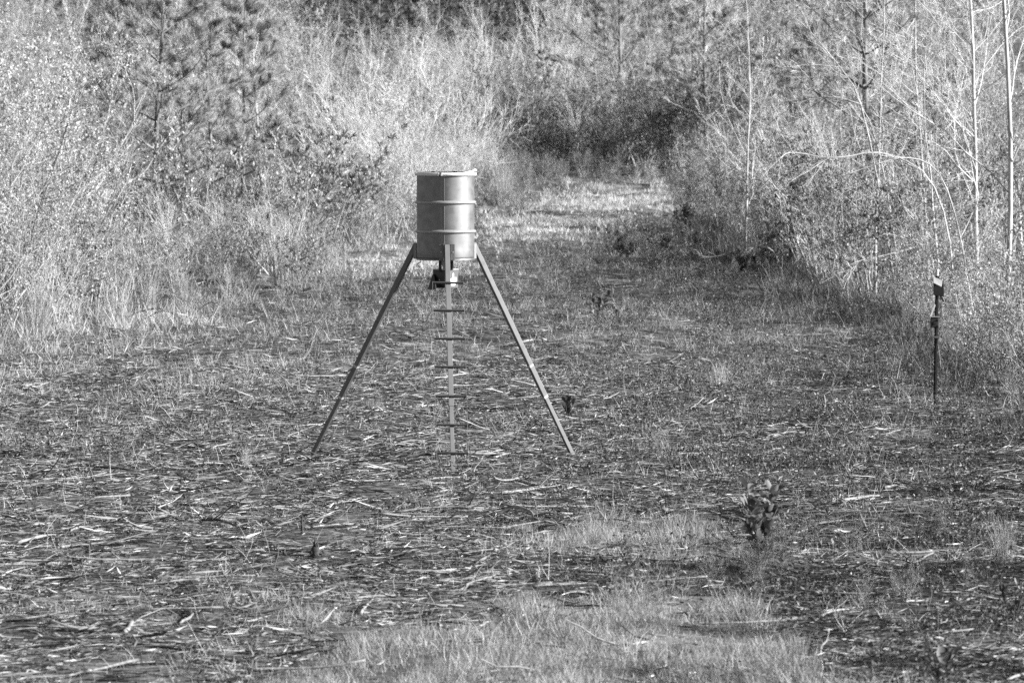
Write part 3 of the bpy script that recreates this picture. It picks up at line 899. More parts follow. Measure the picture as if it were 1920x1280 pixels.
for a in [
    (30, 1026, 130, 1005, .045, 'stick_pale', 'long pale bare log lying at the left edge', 0.02), (130, 1005, 165, 990, .03, 'stick_pale', 'short pale end piece beyond the long left log', .03),
    (230, 1197, 262, 1172, .05, 'stick_pale', 'short thick white stick standing up over the curved branch at lower left', .03), (160, 1200, 250, 1203, .035, 'stick_pale', 'curved pale branch with dark butt at lower left', -.0),
    (440, 962, 550, 956, .03, 'stick_pale', 'white branch lying below left foot of the stand', .03), (330, 1060, 440, 1054, .035, 'stick_pale', 'white peeled stick in the left litter', .01),
    (350, 972, 460, 1000, .04, 'stick_dark', 'dark rotten branch slanting down in the left litter', .04), (570, 995, 700, 988, .03, 'stick_pale', 'pale pole left of the stand ladder pointing right', .02),
    (700, 970, 880, 970, .03, 'stick_mid', 'long grey pole below the ladder foot', .02), (800, 905, 862, 900, .035, 'stick_pale', 'white split stick just below the ladder foot', .02),
    (840, 856, 905, 862, .03, 'stick_pale', 'pale stick lying behind the ladder foot', .015), (925, 862, 995, 849, .03, 'stick_pale', 'pale stick right of the ladder foot', .02),
    (940, 930, 1055, 916, .035, 'stick_pale', 'long white stick below the right foot of the stand', .02), (1055, 926, 1090, 915, .03, 'stick_pale', 'white stick end piece under the right foot', .02),
    (960, 955, 1000, 975, .06, 'stick_pale', 'short stout split log by the crossed branches', .05), (985, 980, 1060, 960, .02, 'stick_dark', 'dark branch crossing the stout split log', .05),
    (1130, 925, 1195, 928, .04, 'stick_pale', 'white bark strip right of the crossed branches', .01), (1050, 1024, 1130, 1030, .03, 'stick_pale', 'pale pole in the short grass patch', .01),
    (860, 1115, 930, 1083, .03, 'stick_mid', 'grey stick slanting over the pile right of centre', .05), (820, 1098, 950, 1090, .04, 'stick_mid', 'thick grey pole across the middle stick pile', .03),
    (1000, 1107, 1090, 1102, .03, 'stick_pale', 'pale stick at the right end of the middle pile', .02), (1100, 1125, 1185, 1123, .03, 'stick_mid', 'bent grey stick along the top of the near grass', -.0),
    (660, 1130, 740, 1124, .04, 'stick_pale', 'pale log at the left end of the middle pile', .01), (675, 1160, 700, 1130, .03, 'stick_pale', 'pale stick standing on the left end of the pile', .04),
    (1285, 1035, 1390, 1012, .045, 'stick_dark', 'dark branch pile end leading to the big leaved seedling', .05), (1300, 1033, 1385, 1020, .03, 'stick_dark', 'second dark branch beside the big leaved seedling', .04),
    (1280, 960, 1330, 956, .03, 'stick_pale', 'pale stick left above the big leaved seedling', .01), (1580, 948, 1650, 936, .05, 'stick_mid', 'split log with white tip at right', .04),
    (1560, 905, 1690, 902, .025, 'stick_mid', 'long thin pole right of the split log', .02), (1540, 1101, 1640, 1105, .025, 'stick_pale', 'upper of two parallel poles at lower right', .01),
    (1565, 1109, 1700, 1121, .04, 'stick_pale', 'lower of two parallel poles at lower right', .015), (1530, 1172, 1595, 1150, .028, 'stick_pale', 'forked pale branch at lower right', .04),
    (1540, 1236, 1552, 1210, .03, 'stick_pale', 'stubby white stick pointing away at lower right', .03), (1660, 921, 1700, 915, .04, 'stick_pale', 'pale chunk of wood beyond the split log', .02),
    (1530, 815, 1640, 860, .035, 'stick_mid', 'long thin branch slanting down in the right brush pile', .05), (1545, 808, 1620, 850, .03, 'stick_pale', 'thin pale branch in the right brush pile', .06),
    (1500, 805, 1590, 815, .045, 'stick_dark', 'dark pole at the top of the right brush pile', .03), (1440, 805, 1480, 795, .04, 'stick_pale', 'pale curled bark left of the right brush pile', .03),
    (1450, 823, 1478, 815, .04, 'stick_pale', 'white chunk below the pale curled bark', .01), (1340, 755, 1430, 776, .03, 'stick_mid', 'grey branch right of the stand at mid distance', .04),
    (1540, 785, 1552, 755, .04, 'stick_mid', 'short upright grey stub behind the right brush pile', .1), (1380, 832, 1320, 840, .025, 'stick_mid', 'thin grey stick right of the stand', .02),
    (240, 598, 345, 605, .04, 'stick_pale', 'white arched fallen branch at the left brush edge', .22), (260, 607, 352, 612, .03, 'stick_dark', 'dark fallen branch under the white arched one', .16),
    (365, 590, 435, 600, .025, 'stick_pale', 'thin pale arched branch right of the fallen ones', .22), (255, 600, 300, 560, .02, 'stick_pale', 'thin pale branch leaning over the fallen ones', .25),
    (0, 770, 140, 770, .03, 'stick_pale', 'long pale stick lying along the left mid ground', .01), (75, 873, 155, 866, .04, 'stick_pale', 'white stick on the left litter with dark shade', .01),
    (690, 793, 740, 797, .035, 'stick_pale', 'pale piece between ladder and left leg', .03), (590, 640, 560, 680, .025, 'stick_mid', 'grey twig in the mid clearing left of the stand', .02),
    (870, 575, 800, 577, .03, 'stick_pale', 'pale strip behind the top rung', .0), (380, 876, 470, 884, .03, 'stick_dark', 'dark pole in the left litter', .02),
]:
    lay_stick(*a)

TONE = ('pale', 'grey', 'grey', 'dark')
def zone(px, py, k):
    look = ('forked ' if k % 2 else 'plain ') + TONE[k % 4] + ' dead stick'
    if py < 760: row = 'on the far litter'
    elif py < 880: row = 'beside the stand feet'
    elif py < 1000: row = 'on the middle litter'
    elif py < 1130: row = 'in the near litter'
    else: row = 'in the foreground'
    cols = [(250, 'at far left'), (520, 'left of the stand'), (760, 'near the left leg'), (960, 'in line with the ladder'), (1150, 'near the right leg'), (1420, 'right of the stand'), (1680, 'by the seedling'), (9999, 'at far right')]
    return look, row + ' ' + next(t for l, t in cols if px < l)
cnt = 0
protos = {}
for i in range(14):
    K = 8
    P, Rr = grow(np.array([[0, 0, 0.0]]), np.array([[1., 0, 0]]), np.array([1.0]), np.array([0.014]), np.array([0.007]), K, 0.09, 0)
    P[:, :, 2] *= 0.35
    Rr *= rng.uniform(0.8, 1.2, Rr.shape)
    b = Buf(); tubes(b, P, Rr, 6, True)
    if i % 2:
        P1, R1 = kids(P, Rr, 3, 0.3, 0.9, (0.4, 0.8), (0.15, 0.4), 0.5, 4, 0.1, 0)
        P1[:, :, 2] = np.abs(P1[:, :, 2]) * 0.5
        tubes(b, P1, R1, 4, True)
    protos[i] = b.mesh('dead_stick', M[('stick_pale', 'stick_mid', 'stick_mid', 'stick_dark')[i % 4]])
while cnt < 235:
    py = random.uniform(600, 1275) if random.random() < 0.3 else random.uniform(850, 1275)
    px = random.uniform(5, 1910)
    if px > 1250 and random.random() < 0.45: continue
    if m_grass(np.array([px]), np.array([py]), np.array([0.0]))[0] > 0.4: continue
    g = G(px, py)
    kk = random.randrange(14)
    o = link('dead_stick', protos[kk])
    s = random.choice([0.3, 0.4, 0.5, 0.6, 0.8])
    o.location = (g.x, g.y, g.z + 0.03)
    o.scale = (s, s * random.uniform(0.9, 1.5), s * 1.1)
    o.rotation_euler = (0, random.uniform(-0.06, 0.03), random.gauss(0, 0.7) + random.choice([0, math.pi]))
    look, where = zone(px, py, kk)
    tag(o, look + ' ' + where, 'stick', look + 's ' + where)
    cnt += 1

# ------------------------------------------------------------------ small individual plants and stubs in the clearing
def seedling(name, loc, h, n, Lr, label, cat='seedling', mat='seedling', spread=0.5, dens=1):
    s = Buf(); f = Buf()
    k = 4
    az = rng.uniform(0, 6.28, k)
    P, R = grow(np.zeros((k, 3)), np.stack([np.cos(az) * 0.42, np.sin(az) * 0.42, np.ones(k)], -1), h * rng.uniform(0.7, 0.95, k), np.full(k, 0.008), np.full(k, 0.003), 6, 0.08, 0.02)
    tubes(s, P, R, 5)
    pos, T = along(P, max(n // k, 2), 0.12, 1.0)
    az = rng.uniform(0, 6.28, len(pos))
    ax = np.stack([np.cos(az), np.sin(az), rng.uniform(-0.4, 2.2, len(pos))], -1) * spread + T * 0.4
    # large leaves: 6 triangles each, arched
    ax = nrm(ax); side = nrm(np.cross(ax, np.array([0, 0, 1.]))); up = np.cross(side, ax)
    side = nrm(side + up * rng.normal(0, 0.6, (len(pos), 1)))
    L = rng.uniform(Lr[0], Lr[1], (len(pos), 1)); W = L * 0.18
    dr = np.array([0, 0, -1.0])
    a0 = pos; a1 = pos + ax * L * 0.35 + dr * L * 0.02; a2 = pos + ax * L * 0.7 + dr * L * 0.1; a3 = pos + ax * L * 0.95 + dr * L * 0.3
    V = np.stack([a0, a1 - side * W, a1 + side * W, a2 - side * W * 0.8, a2 + side * W * 0.8, a3, a1 - up * W * 0.35, a2 - up * W * 0.3], 1)
    b_ = np.arange(len(pos))[:, None] * 8
    t = np.concatenate([b_ + q for q in ([0, 6, 1], [0, 2, 6], [3, 7, 5], [7, 4, 5])])
    q = np.concatenate([b_ + q_ for q_ in ([1, 6, 7, 3], [6, 2, 4, 7])])
    f.add(V, q, t)
    o = empty(name, loc)
    link('stem', s.mesh('stem', M['stick_dark']), o)
    link('leaves', f.mesh('leaves', M[mat]), o)
    tag(o, label, cat)
    return o
seedling('leafy_seedling', G(1432, 1066), 0.7, 200, (0.10, 0.19), 'dark large leaved seedling standing alone at lower right')
seedling('leafy_seedling', G(1765, 1292), 0.24, 32, (0.1, 0.17), 'large leaved seedling cut by the bottom edge at right', dens=1)
seedling('leafy_seedling', G(1905, 1170), 0.4, 24, (0.07, 0.13), 'leafy seedling at the right edge in the foreground')
seedling('withered_seedling', G(1120, 604), 0.5, 44, (0.1, 0.17), 'tallest withered seedling right of the stand', mat='leafdark', spread=0.3)
seedling('withered_seedling', G(1162, 608), 0.3, 12, (0.08, 0.13), 'withered seedling just right of the tallest one', mat='leafdark', spread=0.3)
seedling('withered_seedling', G(1208, 602), 0.22, 10, (0.08, 0.12), 'smallest withered seedling of the three right of the stand', mat='leafdark', spread=0.3)
for i in range(26):        # knee high weeds round the big seedling and at right
    px_, py_ = (random.gauss(1440, 75), random.gauss(1062, 22)) if i < 14 else (random.uniform(1500, 1900), random.uniform(960, 1150))
    plant('dark', G(px_, py_), random.uniform(0.06, 0.13), None, *LOWBAND2)
seedling('withered_seedling', G(1297, 728), 0.2, 12, (0.07, 0.1), 'low dark withered plant right of the right leg', mat='bay')
seedling('withered_seedling', G(620, 568), 0.2, 12, (0.07, 0.1), 'small dark plant left of the left leg near the brush', mat='bay')
seedling('withered_seedling', G(598, 530), 0.28, 16, (0.07, 0.1), 'dark leaved plant at the left brush edge by the drum', mat='bay')
seedling('withered_seedling', G(1065, 790), 0.3, 20, (0.12, 0.18), 'drooping dry plant beside the right leg', mat='weed', spread=0.4)

def stub(loc, pts, rad, mat, label, name='wood_stub', cat='stump', S=7):
    b = Buf()
    P = np.array([pts], float); Rr = np.array([rad], float)
    tubes(b, P, Rr, S, True)
    # splinters at the broken top
    top = np.repeat(P[:, -1], 5, 0) + rng.normal(0, rad[-1] * 0.5, (5, 3)) * np.array([1, 1, 0.1])
    P1, R1 = grow(top - [0, 0, rad[-1]], rand_dir(5, 4, 9), rng.uniform(1.5, 4, 5) * rad[-1], np.full(5, rad[-1] * 0.5), np.full(5, 0.001), 3, 0.05)
    tubes(b, P1, R1, 4, True)
    o = link(name, b.mesh(name, M[mat])); o.location = loc
    tag(o, label, cat)
    return o
stub(G(1745, 1255), [(0, 0, -.02), (-.006, 0, .1), (-.014, 0, .19)], [.032, .026, .014], 'stick_pale', 'upright pale splintered stub at lower right')
stub(G(588, 1045), [(0, 0, -.02), (.008, 0, .04), (.012, 0, .075)], [.035, .04, .03], 'stick_dark', 'small black charred stump in the left foreground')
stub(G(1287, 1036), [(0, 0, -.01), (-.01, -.01, .03), (-.02, -.01, .055)], [.022, .026, .018], 'stick_pale', 'white cut branch end at the tip of the dark pile')
stub(G(1287, 724), [(0, 0, -.02), (.01, 0, .05), (.03, 0, .1)], [.03, .026, .02], 'stick_dark', 'dark leaning stub right of the stand at mid distance')
stub(G(565, 1000), [(0, 0, -.02), (.0, 0, .06), (.0, 0, .13)], [.012, .01, .008], 'stick_dark', 'thin dark upright peg left of the ladder')
for i, (px, py, s, lab) in enumerate([(1885, 1062, 0.42, 'tall pale dry grass stalk near the right edge'), (1246, 860, 0.30, 'pale dry grass tuft right of the right leg'), (940, 385, 1.0, 'tall pale grass clump at the near end of the track'),
                                      (1110, 605, 0.2, 'small dry grass clump by the withered seedlings'), (1350, 720, 0.45, 'thin tall grass stalks in the middle right'), (460, 880, 0.2, 'dry grass tuft in the left litter')]):
    plant('sedge', G(px, py), s, None, lab, None, i)
for i, (px, py, s, lab) in enumerate([(1490, 1235, 0.36, 'round dark grass tuft at the right end of the near grass'), (1130, 1175, 0.25, 'dark grass tuft inside the near grass'), (990, 1002, 0.22, 'small grass tuft above the pale grass patch'), (700, 765, 0.3, 'low bushy tuft between the ladder and the left leg')]):
    plant('fern', G(px, py), s, None, lab, None, i)

# a few arched bare branches reaching out of the right brush
def arch(pts, r, mat, label):
    P = []
    for px, py, d in pts:
        P.append(((px - 960) / F * d, d, CAMH - (py - HOR) / F * d))
    P = np.array(P); o0 = P[0].copy()
    # smooth by chaikin
    for _ in range(2):
        Q = [P[0]]
        for a, b_ in zip(P[:-1], P[1:]): Q += [a * .75 + b_ * .25, a * .25 + b_ * .75]
        Q.append(P[-1]); P = np.array(Q)
    Rr = np.linspace(r, r * 0.3, len(P))
    b = Buf()
    PP, RR = np.array([P - o0]), np.array([Rr])
    tubes(b, PP, RR, 6, True)
    P1, R1 = kids(PP, RR, 9, 0.25, 0.98, (0.4, 0.9), (0.12, 0.28), 0.6, 6, 0.1, -0.02)
    R1 = np.maximum(R1, 0.003); tubes(b, P1, R1, 4)
    P2, R2 = kids(P1, R1, 4, 0.2, 0.98, (0.4, 0.9), (0.25, 0.5), 0.7, 4, 0.1, 0)
    R2 = np.maximum(R2, 0.002); tubes(b, P2, R2, 3)
    o = link('arched_branch', b.mesh('arched_branch', M[mat])); o.location = o0
    tag(o, label, 'branch')
arch([(1640, 640, 78), (1700, 470, 78), (1780, 450, 78), (1600, 490, 77.5), (1580, 520, 77.3)][:1] + [(1760, 450, 78), (1700, 468, 77.7), (1610, 490, 77.4), (1580, 522, 77.2)], .014, 'bark_white', 'pale arched branch bending down over the dark right slope')
arch([(1800, 640, 76), (1770, 345, 76.5), (1660, 278, 76.5), (1560, 300, 76.3), (1480, 282, 76.2), (1462, 297, 76)], .018, 'bark_white', 'long pale branch arching left across the right brush')
arch([(1835, 640, 76), (1785, 350, 75.5), (1720, 285, 75.3), (1600, 320, 75), (1560, 345, 75)], .016, 'bark_white', 'pale branch sweeping left below the long arching one')
arch([(1700, 600, 80), (1640, 205, 80), (1560, 178, 80), (1500, 190, 80), (1465, 215, 80)], .016, 'bark_white', 'pale branch reaching far left in front of the right pine')
arch([(1690, 600, 79), (1620, 190, 79), (1570, 120, 79), (1510, 50, 79), (1490, 35, 79)], .016, 'bark_white', 'straight pale branch slanting up left in front of the pine')
arch([(1470, 520, 85), (1450, 460, 85), (1400, 465, 85), (1350, 480, 85), (1315, 483, 85)], .013, 'bark_white', 'low pale arched branch over the dark seedling bushes')

# ------------------------------------------------------------------ the feeder: drum on three legs
def paint(name, v, rough, metal=0.0, dents=0.0, spec=0.5, ior=1.5):
    m, n, out = mat_base(name)
    p = n.nodes.new('ShaderNodeBsdfPrincipled')
    col = ramp(n, noise(n, 5, 6, (1, 1, 0.4)), [(0.3, v * 0.9), (0.7, min(1, v * 1.08))])
    n.links.new(col, p.inputs['Base Color'])
    p.inputs['Metallic'].default_value = metal
    p.inputs['Specular IOR Level'].default_value = spec
    p.inputs['IOR'].default_value = ior
    rr = ramp(n, noise(n, 12, 5), [(0.3, rough * 0.8), (0.7, rough * 1.25)])
    n.links.new(rr, p.inputs['Roughness'])
    if dents:
        b = n.nodes.new('ShaderNodeBump')
        b.inputs['Strength'].default_value = dents
        b.inputs['Distance'].default_value = 0.02
        n.links.new(noise(n, 4.5, 2, (1, 1, 0.8)), b.inputs['Height'])
        n.links.new(b.outputs[0], p.inputs['Normal'])
    n.links.new(p.outputs[0], out.inputs[0])
    return m
M['drum'] = paint('drum_paint', 0.035, 0.53, 0.0, 0.10, 0.6, 2.3)
M['hoop'] = paint('pale_hoop_paint', 0.24, 0.42, 0.0, 0, 0.6, 2.0)  # hoops and seam are lighter than the drum wall
M['ring'] = paint('galvanised_ring', 0.7, 0.4, 0.0)
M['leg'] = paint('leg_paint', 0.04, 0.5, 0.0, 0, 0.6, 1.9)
M['leg_sunlit'] = paint('leg_paint_sunlit', 0.18, 0.5, 0.0, 0, 0.6, 1.6)  # lighter copy of the leg paint: grazing sun on the front leg as colour
M['legbright'] = paint('leg_joint_bright', 0.4, 0.35, 0.3)
M['rung'] = paint('rung_paint', 0.05, 0.5)
M['black'] = paint('black_paint', 0.015, 0.45)
M['boxgrey'] = paint('box_grey', 0.13, 0.8, 0, 0, 0.15)
M['white'] = paint('white_print', 0.8, 0.5)
M['wire'] = paint('wire_steel', 0.15, 0.5, 0.0)
M['post'] = paint('post_paint', 0.02, 0.6)

def bm_obj(name, bm, mat, parent=None, smooth=None, bevel=0.0, label=None):
    if bevel:
        bmesh.ops.bevel(bm, geom=list(bm.edges), offset=bevel, segments=2, affect='EDGES', profile=0.7)
    bmesh.ops.recalc_face_normals(bm, faces=bm.faces)
    me = bpy.data.meshes.new(name)
    bm.to_mesh(me); bm.free()
    me.materials.append(M[mat])
    if smooth:
        me.polygons.foreach_set('use_smooth', np.ones(len(me.polygons), bool))
        me.set_sharp_from_angle(angle=smooth)
    o = link(name, me, parent)
    if label: o['label'] = label
    return o

def box(bm, c, s, rot=None):
    r = bmesh.ops.create_cube(bm, size=1)
    mt = Matrix.Translation(c) @ (rot.to_4x4() if rot is not None else Matrix.Identity(4)) @ Matrix.Diagonal((*s, 1))
    bmesh.ops.transform(bm, matrix=mt, verts=r['verts'])
    return r['verts']

def beam(bm, a, b, w_, t_, roll=Vector((0, -1, 0))):
    """square bar from a to b"""
    a, b = Vector(a), Vector(b)
    z = (b - a).normalized(); x = roll.cross(z).normalized(); y = z.cross(x)
    rot = Matrix((x, y, z)).transposed()
    return box(bm, (a + b) / 2, (w_, t_, (b - a).length), rot)

def lathe(bm, prof, seg=96, a0=0, a1=2 * math.pi):
    full = abs(a1 - a0 - 2 * math.pi) < 1e-6
    n = seg if full else seg + 1
    rings = []
    for r, z in prof:
        rings.append([bm.verts.new((r * math.cos(a0 + (a1 - a0) * i / seg), r * math.sin(a0 + (a1 - a0) * i / seg), z)) for i in range(n)])
    for ra, rb in zip(rings[:-1], rings[1:]):
        for i in range(seg):
            j = (i + 1) % n
            bm.faces.new((ra[i], ra[j], rb[j], rb[i]))
    return rings

DX, DY = (835.5 - 960) / F * 50, 50.0
root = empty('drum_feeder', (DX, DY, 0))
tag(root, 'grey steel drum feeder with ladder standing on three long legs in the clearing', 'game feeder')
RD = 0.284
Z0, Z1 = 2.004, 2.845
bm = bmesh.new()
prof = [(0.0, Z0 + 0.02), (RD - 0.012, Z0 + 0.02), (RD - 0.010, Z0 + 0.004), (RD - 0.006, Z0 + 0.016), (RD - 0.003, Z0 + 0.022)]
zz = Z0 + 0.022
prof += [(RD, zz + 0.01)]
for k in range(1, 12): prof.append((RD, Z0 + 0.03 + (Z1 - Z0 - 0.05) * k / 11))
prof += [(RD, Z1)]
lathe(bm, prof, 128)
# faint dents in the lower right wall and below the rim
for v in bm.verts:
    a = math.atan2(v.co.y, v.co.x)
    for (ca, cz, ra, rz_, dp) in ((-1.05, 2.13, .22, .08, .008), (-1.3, 2.75, .14, .05, .004), (-.85, 2.07, .15, .05, .006), (-1.1, 2.62, .2, .1, .003)):
        g_ = math.exp(-((a - ca) / ra) ** 2 - ((v.co.z - cz) / rz_) ** 2)
        f_ = 1 - dp * g_ / RD
        v.co.x *= f_; v.co.y *= f_
bm_obj('drum', bm, 'drum', root, R_(40))
for hz in (2.569, 2.283):
    bm = bmesh.new()
    pr = [(RD - 0.001, hz - 0.021)] + [(RD + 0.018 * math.sin(t), hz - 0.016 * math.cos(t)) for t in np.linspace(0.15, math.pi - 0.15, 9)] + [(RD - 0.001, hz + 0.021)]
    lathe(bm, pr, 128)
    bm_obj('hoop', bm, 'hoop', root, R_(60))
bm = bmesh.new()
pr = [(RD - 0.004, Z0 - 0.002), (RD + 0.005, Z0 - 0.004), (RD + 0.007, Z0 + 0.004), (RD + 0.005, Z0 + 0.012), (RD - 0.002, Z0 + 0.014), (RD - 0.004, Z0 - 0.002)]
lathe(bm, pr, 128)
bm_obj('bottom_rim', bm, 'drum', root, R_(60))
# clamp ring round the lid with a gap for its bolt
ga = -math.pi / 2 - 0.17
bm = bmesh.new()
pr = [(RD + 0.012 + 0.011 * math.cos(t), Z1 + 0.002 + 0.016 * math.sin(t)) for t in np.linspace(0, 2 * math.pi, 13)]
lathe(bm, pr, 160, ga + 0.035, ga - 0.035 + 2 * math.pi)
bm_obj('clamp_ring', bm, 'ring', root, R_(60))
bm = bmesh.new()
for s in (-1, 1):
    a = ga + s * 0.05
    box(bm, Vector(((RD + 0.03) * math.cos(a), (RD + 0.03) * math.sin(a), Z1 + 0.002)), (0.014, 0.02, 0.03), Matrix.Rotation(ga, 3, 'Z') @ Matrix.Rotation(math.pi / 2, 3, 'Z'))
c1 = Vector(((RD + 0.03) * math.cos(ga - 0.09), (RD + 0.03) * math.sin(ga - 0.09), Z1 + 0.002)); c2 = Vector(((RD + 0.03) * math.cos(ga + 0.13), (RD + 0.03) * math.sin(ga + 0.13), Z1 + 0.002))
beam(bm, c1, c2, 0.009, 0.009)
bm_obj('ring_bolt', bm, 'ring', root, None, 0.0015)
bm = bmesh.new()
la = -0.55
pts = [Vector(((RD + 0.02) * math.cos(a), (RD + 0.02) * math.sin(a), z)) for a, z in ((-0.95, Z1 + 0.012), (-0.7, Z1 + 0.022), (-0.45, Z1 + 0.034), (-0.25, Z1 + 0.046), (-0.08, Z1 + 0.034))]
for a, b_ in zip(pts[:-1], pts[1:]): beam(bm, a, b_, 0.016, 0.012)
bm_obj('ring_lever', bm, 'ring', root, None, 0.002)
bm = bmesh.new()
lathe(bm, [(0, Z1 + 0.006), (RD - 0.06, Z1 + 0.006), (RD - 0.045, Z1 + 0.020), (RD - 0.01, Z1 + 0.021), (RD + 0.002, Z1 + 0.016), (RD + 0.002, Z1)], 96)
for a in (0.9, 2.3):
    bmesh.ops.create_cone(bm, cap_ends=True, segments=16, radius1=0.03, radius2=0.03, depth=0.02, matrix=Matrix.Translation((0.17 * math.cos(a), 0.17 * math.sin(a), Z1 + 0.016)))
bm_obj('lid', bm, 'rung', root, R_(35))
bm = bmesh.new()
sa = -math.pi / 2 - 0.03
box(bm, Vector(((RD + 0.0005) * math.cos(sa), (RD + 0.0005) * math.sin(sa), (Z0 + Z1) / 2)), (0.005, 0.004, Z1 - Z0 - 0.02), Matrix.Rotation(sa + math.pi / 2, 3, 'Z'))
bm_obj('seam', bm, 'hoop', root, None, 0.0012)

# legs
RF_, RT, ZT = 1.52, 0.325, 2.15
def leg_pt(az, z):
    r = RF_ + (RT - RF_) * z / ZT
    return Vector((r * math.cos(az), r * math.sin(az), z))
AZ0 = R_(-90 + 3.4)
zl = {0: 0.0, 1: 0.0, 2: 0.0}
for i in range(3):
    az = AZ0 + i * 2 * math.pi / 3
    out = Vector((math.cos(az), math.sin(az), 0))
    gz = float(hgt(DX + 1.5 * math.cos(az), DY + 1.5 * math.sin(az)))
    p0, pj, pk, p1 = leg_pt(az, gz - 0.03), leg_pt(az, 0.62), leg_pt(az, 0.92), leg_pt(az, ZT)
    bm = bmesh.new()
    beam(bm, pj, p1, 0.047, 0.047, out)
    o = bm_obj('leg', bm, 'leg' if i else 'leg_sunlit', root, None, 0.003)
    bm = bmesh.new()
    beam(bm, p0, leg_pt(az, 0.66), 0.038, 0.038, out)
    bm_obj('leg_extension', bm, 'leg' if i else 'leg_sunlit', o, None, 0.003)
    if i:
        for zz_ in (0.60, 0.915):
            bm = bmesh.new()
            beam(bm, leg_pt(az, zz_), leg_pt(az, zz_ + 0.022), 0.050, 0.050, out)
            bm_obj('leg_joint', bm, 'legbright', o, None, 0.002)  # highlight at the joint put into a pale colour
    bm = bmesh.new()
    box(bm, leg_pt(az, gz) * 1.0 + Vector((0, 0, 0.004)), (0.09, 0.09, 0.008), Matrix.Rotation(az, 3, 'Z'))
    bm_obj('foot_plate', bm, 'leg', o, None, 0.001)
    # bracket: channel welded to the drum wall
    rot = Matrix.Rotation(az + math.pi / 2, 3, 'Z')
    bm = bmesh.new()
    box(bm, out * (RD + 0.006) + Vector((0, 0, 2.085)), (0.15, 0.006, 0.155), rot)
    tv = Vector((-math.sin(az), math.cos(az), 0))
    for s in (-1, 1):
        box(bm, out * (RD + 0.03) + tv * s * 0.034 + Vector((0, 0, 2.085)), (0.005, 0.05, 0.155), rot)
    box(bm, out * (RD + 0.028) + Vector((0, 0, 2.163)), (0.09, 0.046, 0.005), rot)
    bm_obj('leg_bracket', bm, 'drum', root, None, 0.001)
    bm = bmesh.new()
    for s in (-1, 1):
        bmesh.ops.create_cone(bm, cap_ends=True, segments=6, radius1=0.009, radius2=0.009, depth=0.012, matrix=Matrix.Translation(out * (RD + 0.012) + tv * s * 0.06 + Vector((0, 0, 2.085))) @ rot.to_4x4() @ Matrix.Rotation(math.pi / 2, 4, 'X'))
    bm_obj('bracket_bolt', bm, 'legbright', root)

# rungs on the front leg
az = AZ0
ends = []
def leg_z_at(py):
    lo, hi = 0.0, ZT
    for _ in range(40):
        m_ = (lo + hi) / 2
        p = leg_pt(az, m_)
        v = HOR + F * (CAMH - m_) / (DY + p.y - 0.04)
        if v > py: lo = m_
        else: hi = m_
    return (lo + hi) / 2
for py in (530, 582, 635, 688, 743, 797, 850):
    z = leg_z_at(py)
    p = leg_pt(az, z) + Vector((0, -0.034, 0))
    tv = Vector((math.cos(R_(3.4)), math.sin(R_(3.4)), -0.01))
    a, b_ = p - tv * 0.152, p + tv * 0.152
    bm = bmesh.new()
    beam(bm, a, b_, 0.020, 0.018, Vector((0, -0.5, 1)))
    bm_obj('rung', bm, 'rung', root, None, 0.003)
    ends.append((a, b_))
for k in (0, 1):
    b = Buf()
    pts = [e[k] + Vector((0, -0.013, 0.012 if i == 0 else 0)) for i, e in enumerate(ends)] + [ends[-1][k] + Vector((0.006, -0.1, -0.16))]
    tubes(b, np.array([[list(p) for p in pts]]), np.full((1, len(pts)), 0.0015), 5)
    link('side_wire', b.mesh('side_wire', M['wire']), root)

# control box under the drum
bz0, bz1 = 1.726, 1.905
bm = bmesh.new()
rot = Matrix.Rotation(R_(45), 3, 'Z')
bc = Vector((0.0, -0.02, (bz0 + bz1) / 2))
box(bm, bc, (0.176, 0.176, bz1 - bz0), rot)
cb = bm_obj('control_box', bm, 'boxgrey', root, None, 0.004)
bm = bmesh.new()
box(bm, bc + Vector((0, 0, (bz1 - bz0) / 2 + 0.003)), (0.184, 0.184, 0.007), rot)
bm_obj('sunlit_box_top', bm, 'legbright', cb, None, 0.002)  # paler than the box: sun on its top put into the colour
nl = Vector((-math.sin(R_(45)), -math.cos(R_(45)), 0))
bm = bmesh.new()
box(bm, bc + nl * 0.0895, (0.172, 0.003, bz1 - bz0 - 0.008), Matrix.Rotation(R_(-45), 3, 'Z'))
bm_obj('shaded_box_side', bm, 'black', cb, None, 0.001)  # black sheet on the left face: the shade there put into colour
# solar flap hanging from the left corner
bm = bmesh.new()
tl = Vector((-0.125, -0.03, bz1 - 0.045)); tb = Vector((-0.172, -0.10, bz0 - 0.012)); 
u = Vector((0.7, -0.7, -0.02)).normalized() * 0.10
vs = [tl, tl + u * 0.2, tb + u * 1.15 + Vector((0, 0, 0.0)), tb + Vector((0, 0.03, 0))]
nn = (vs[1] - vs[0]).cross(vs[3] - vs[0]).normalized() * 0.005
A_ = [bm.verts.new(v + nn) for v in vs]; B_ = [bm.verts.new(v - nn) for v in vs]
bm.faces.new(A_); bm.faces.new(B_[::-1])
for i in range(4): bm.faces.new((A_[i], B_[i], B_[(i + 1) % 4], A_[(i + 1) % 4]))
bm_obj('solar_panel', bm, 'black', cb)
bm = bmesh.new()
beam(bm, vs[0] + nn * 2, vs[3] + nn * 2, 0.008, 0.012)
bm_obj('panel_frame', bm, 'ring', cb)
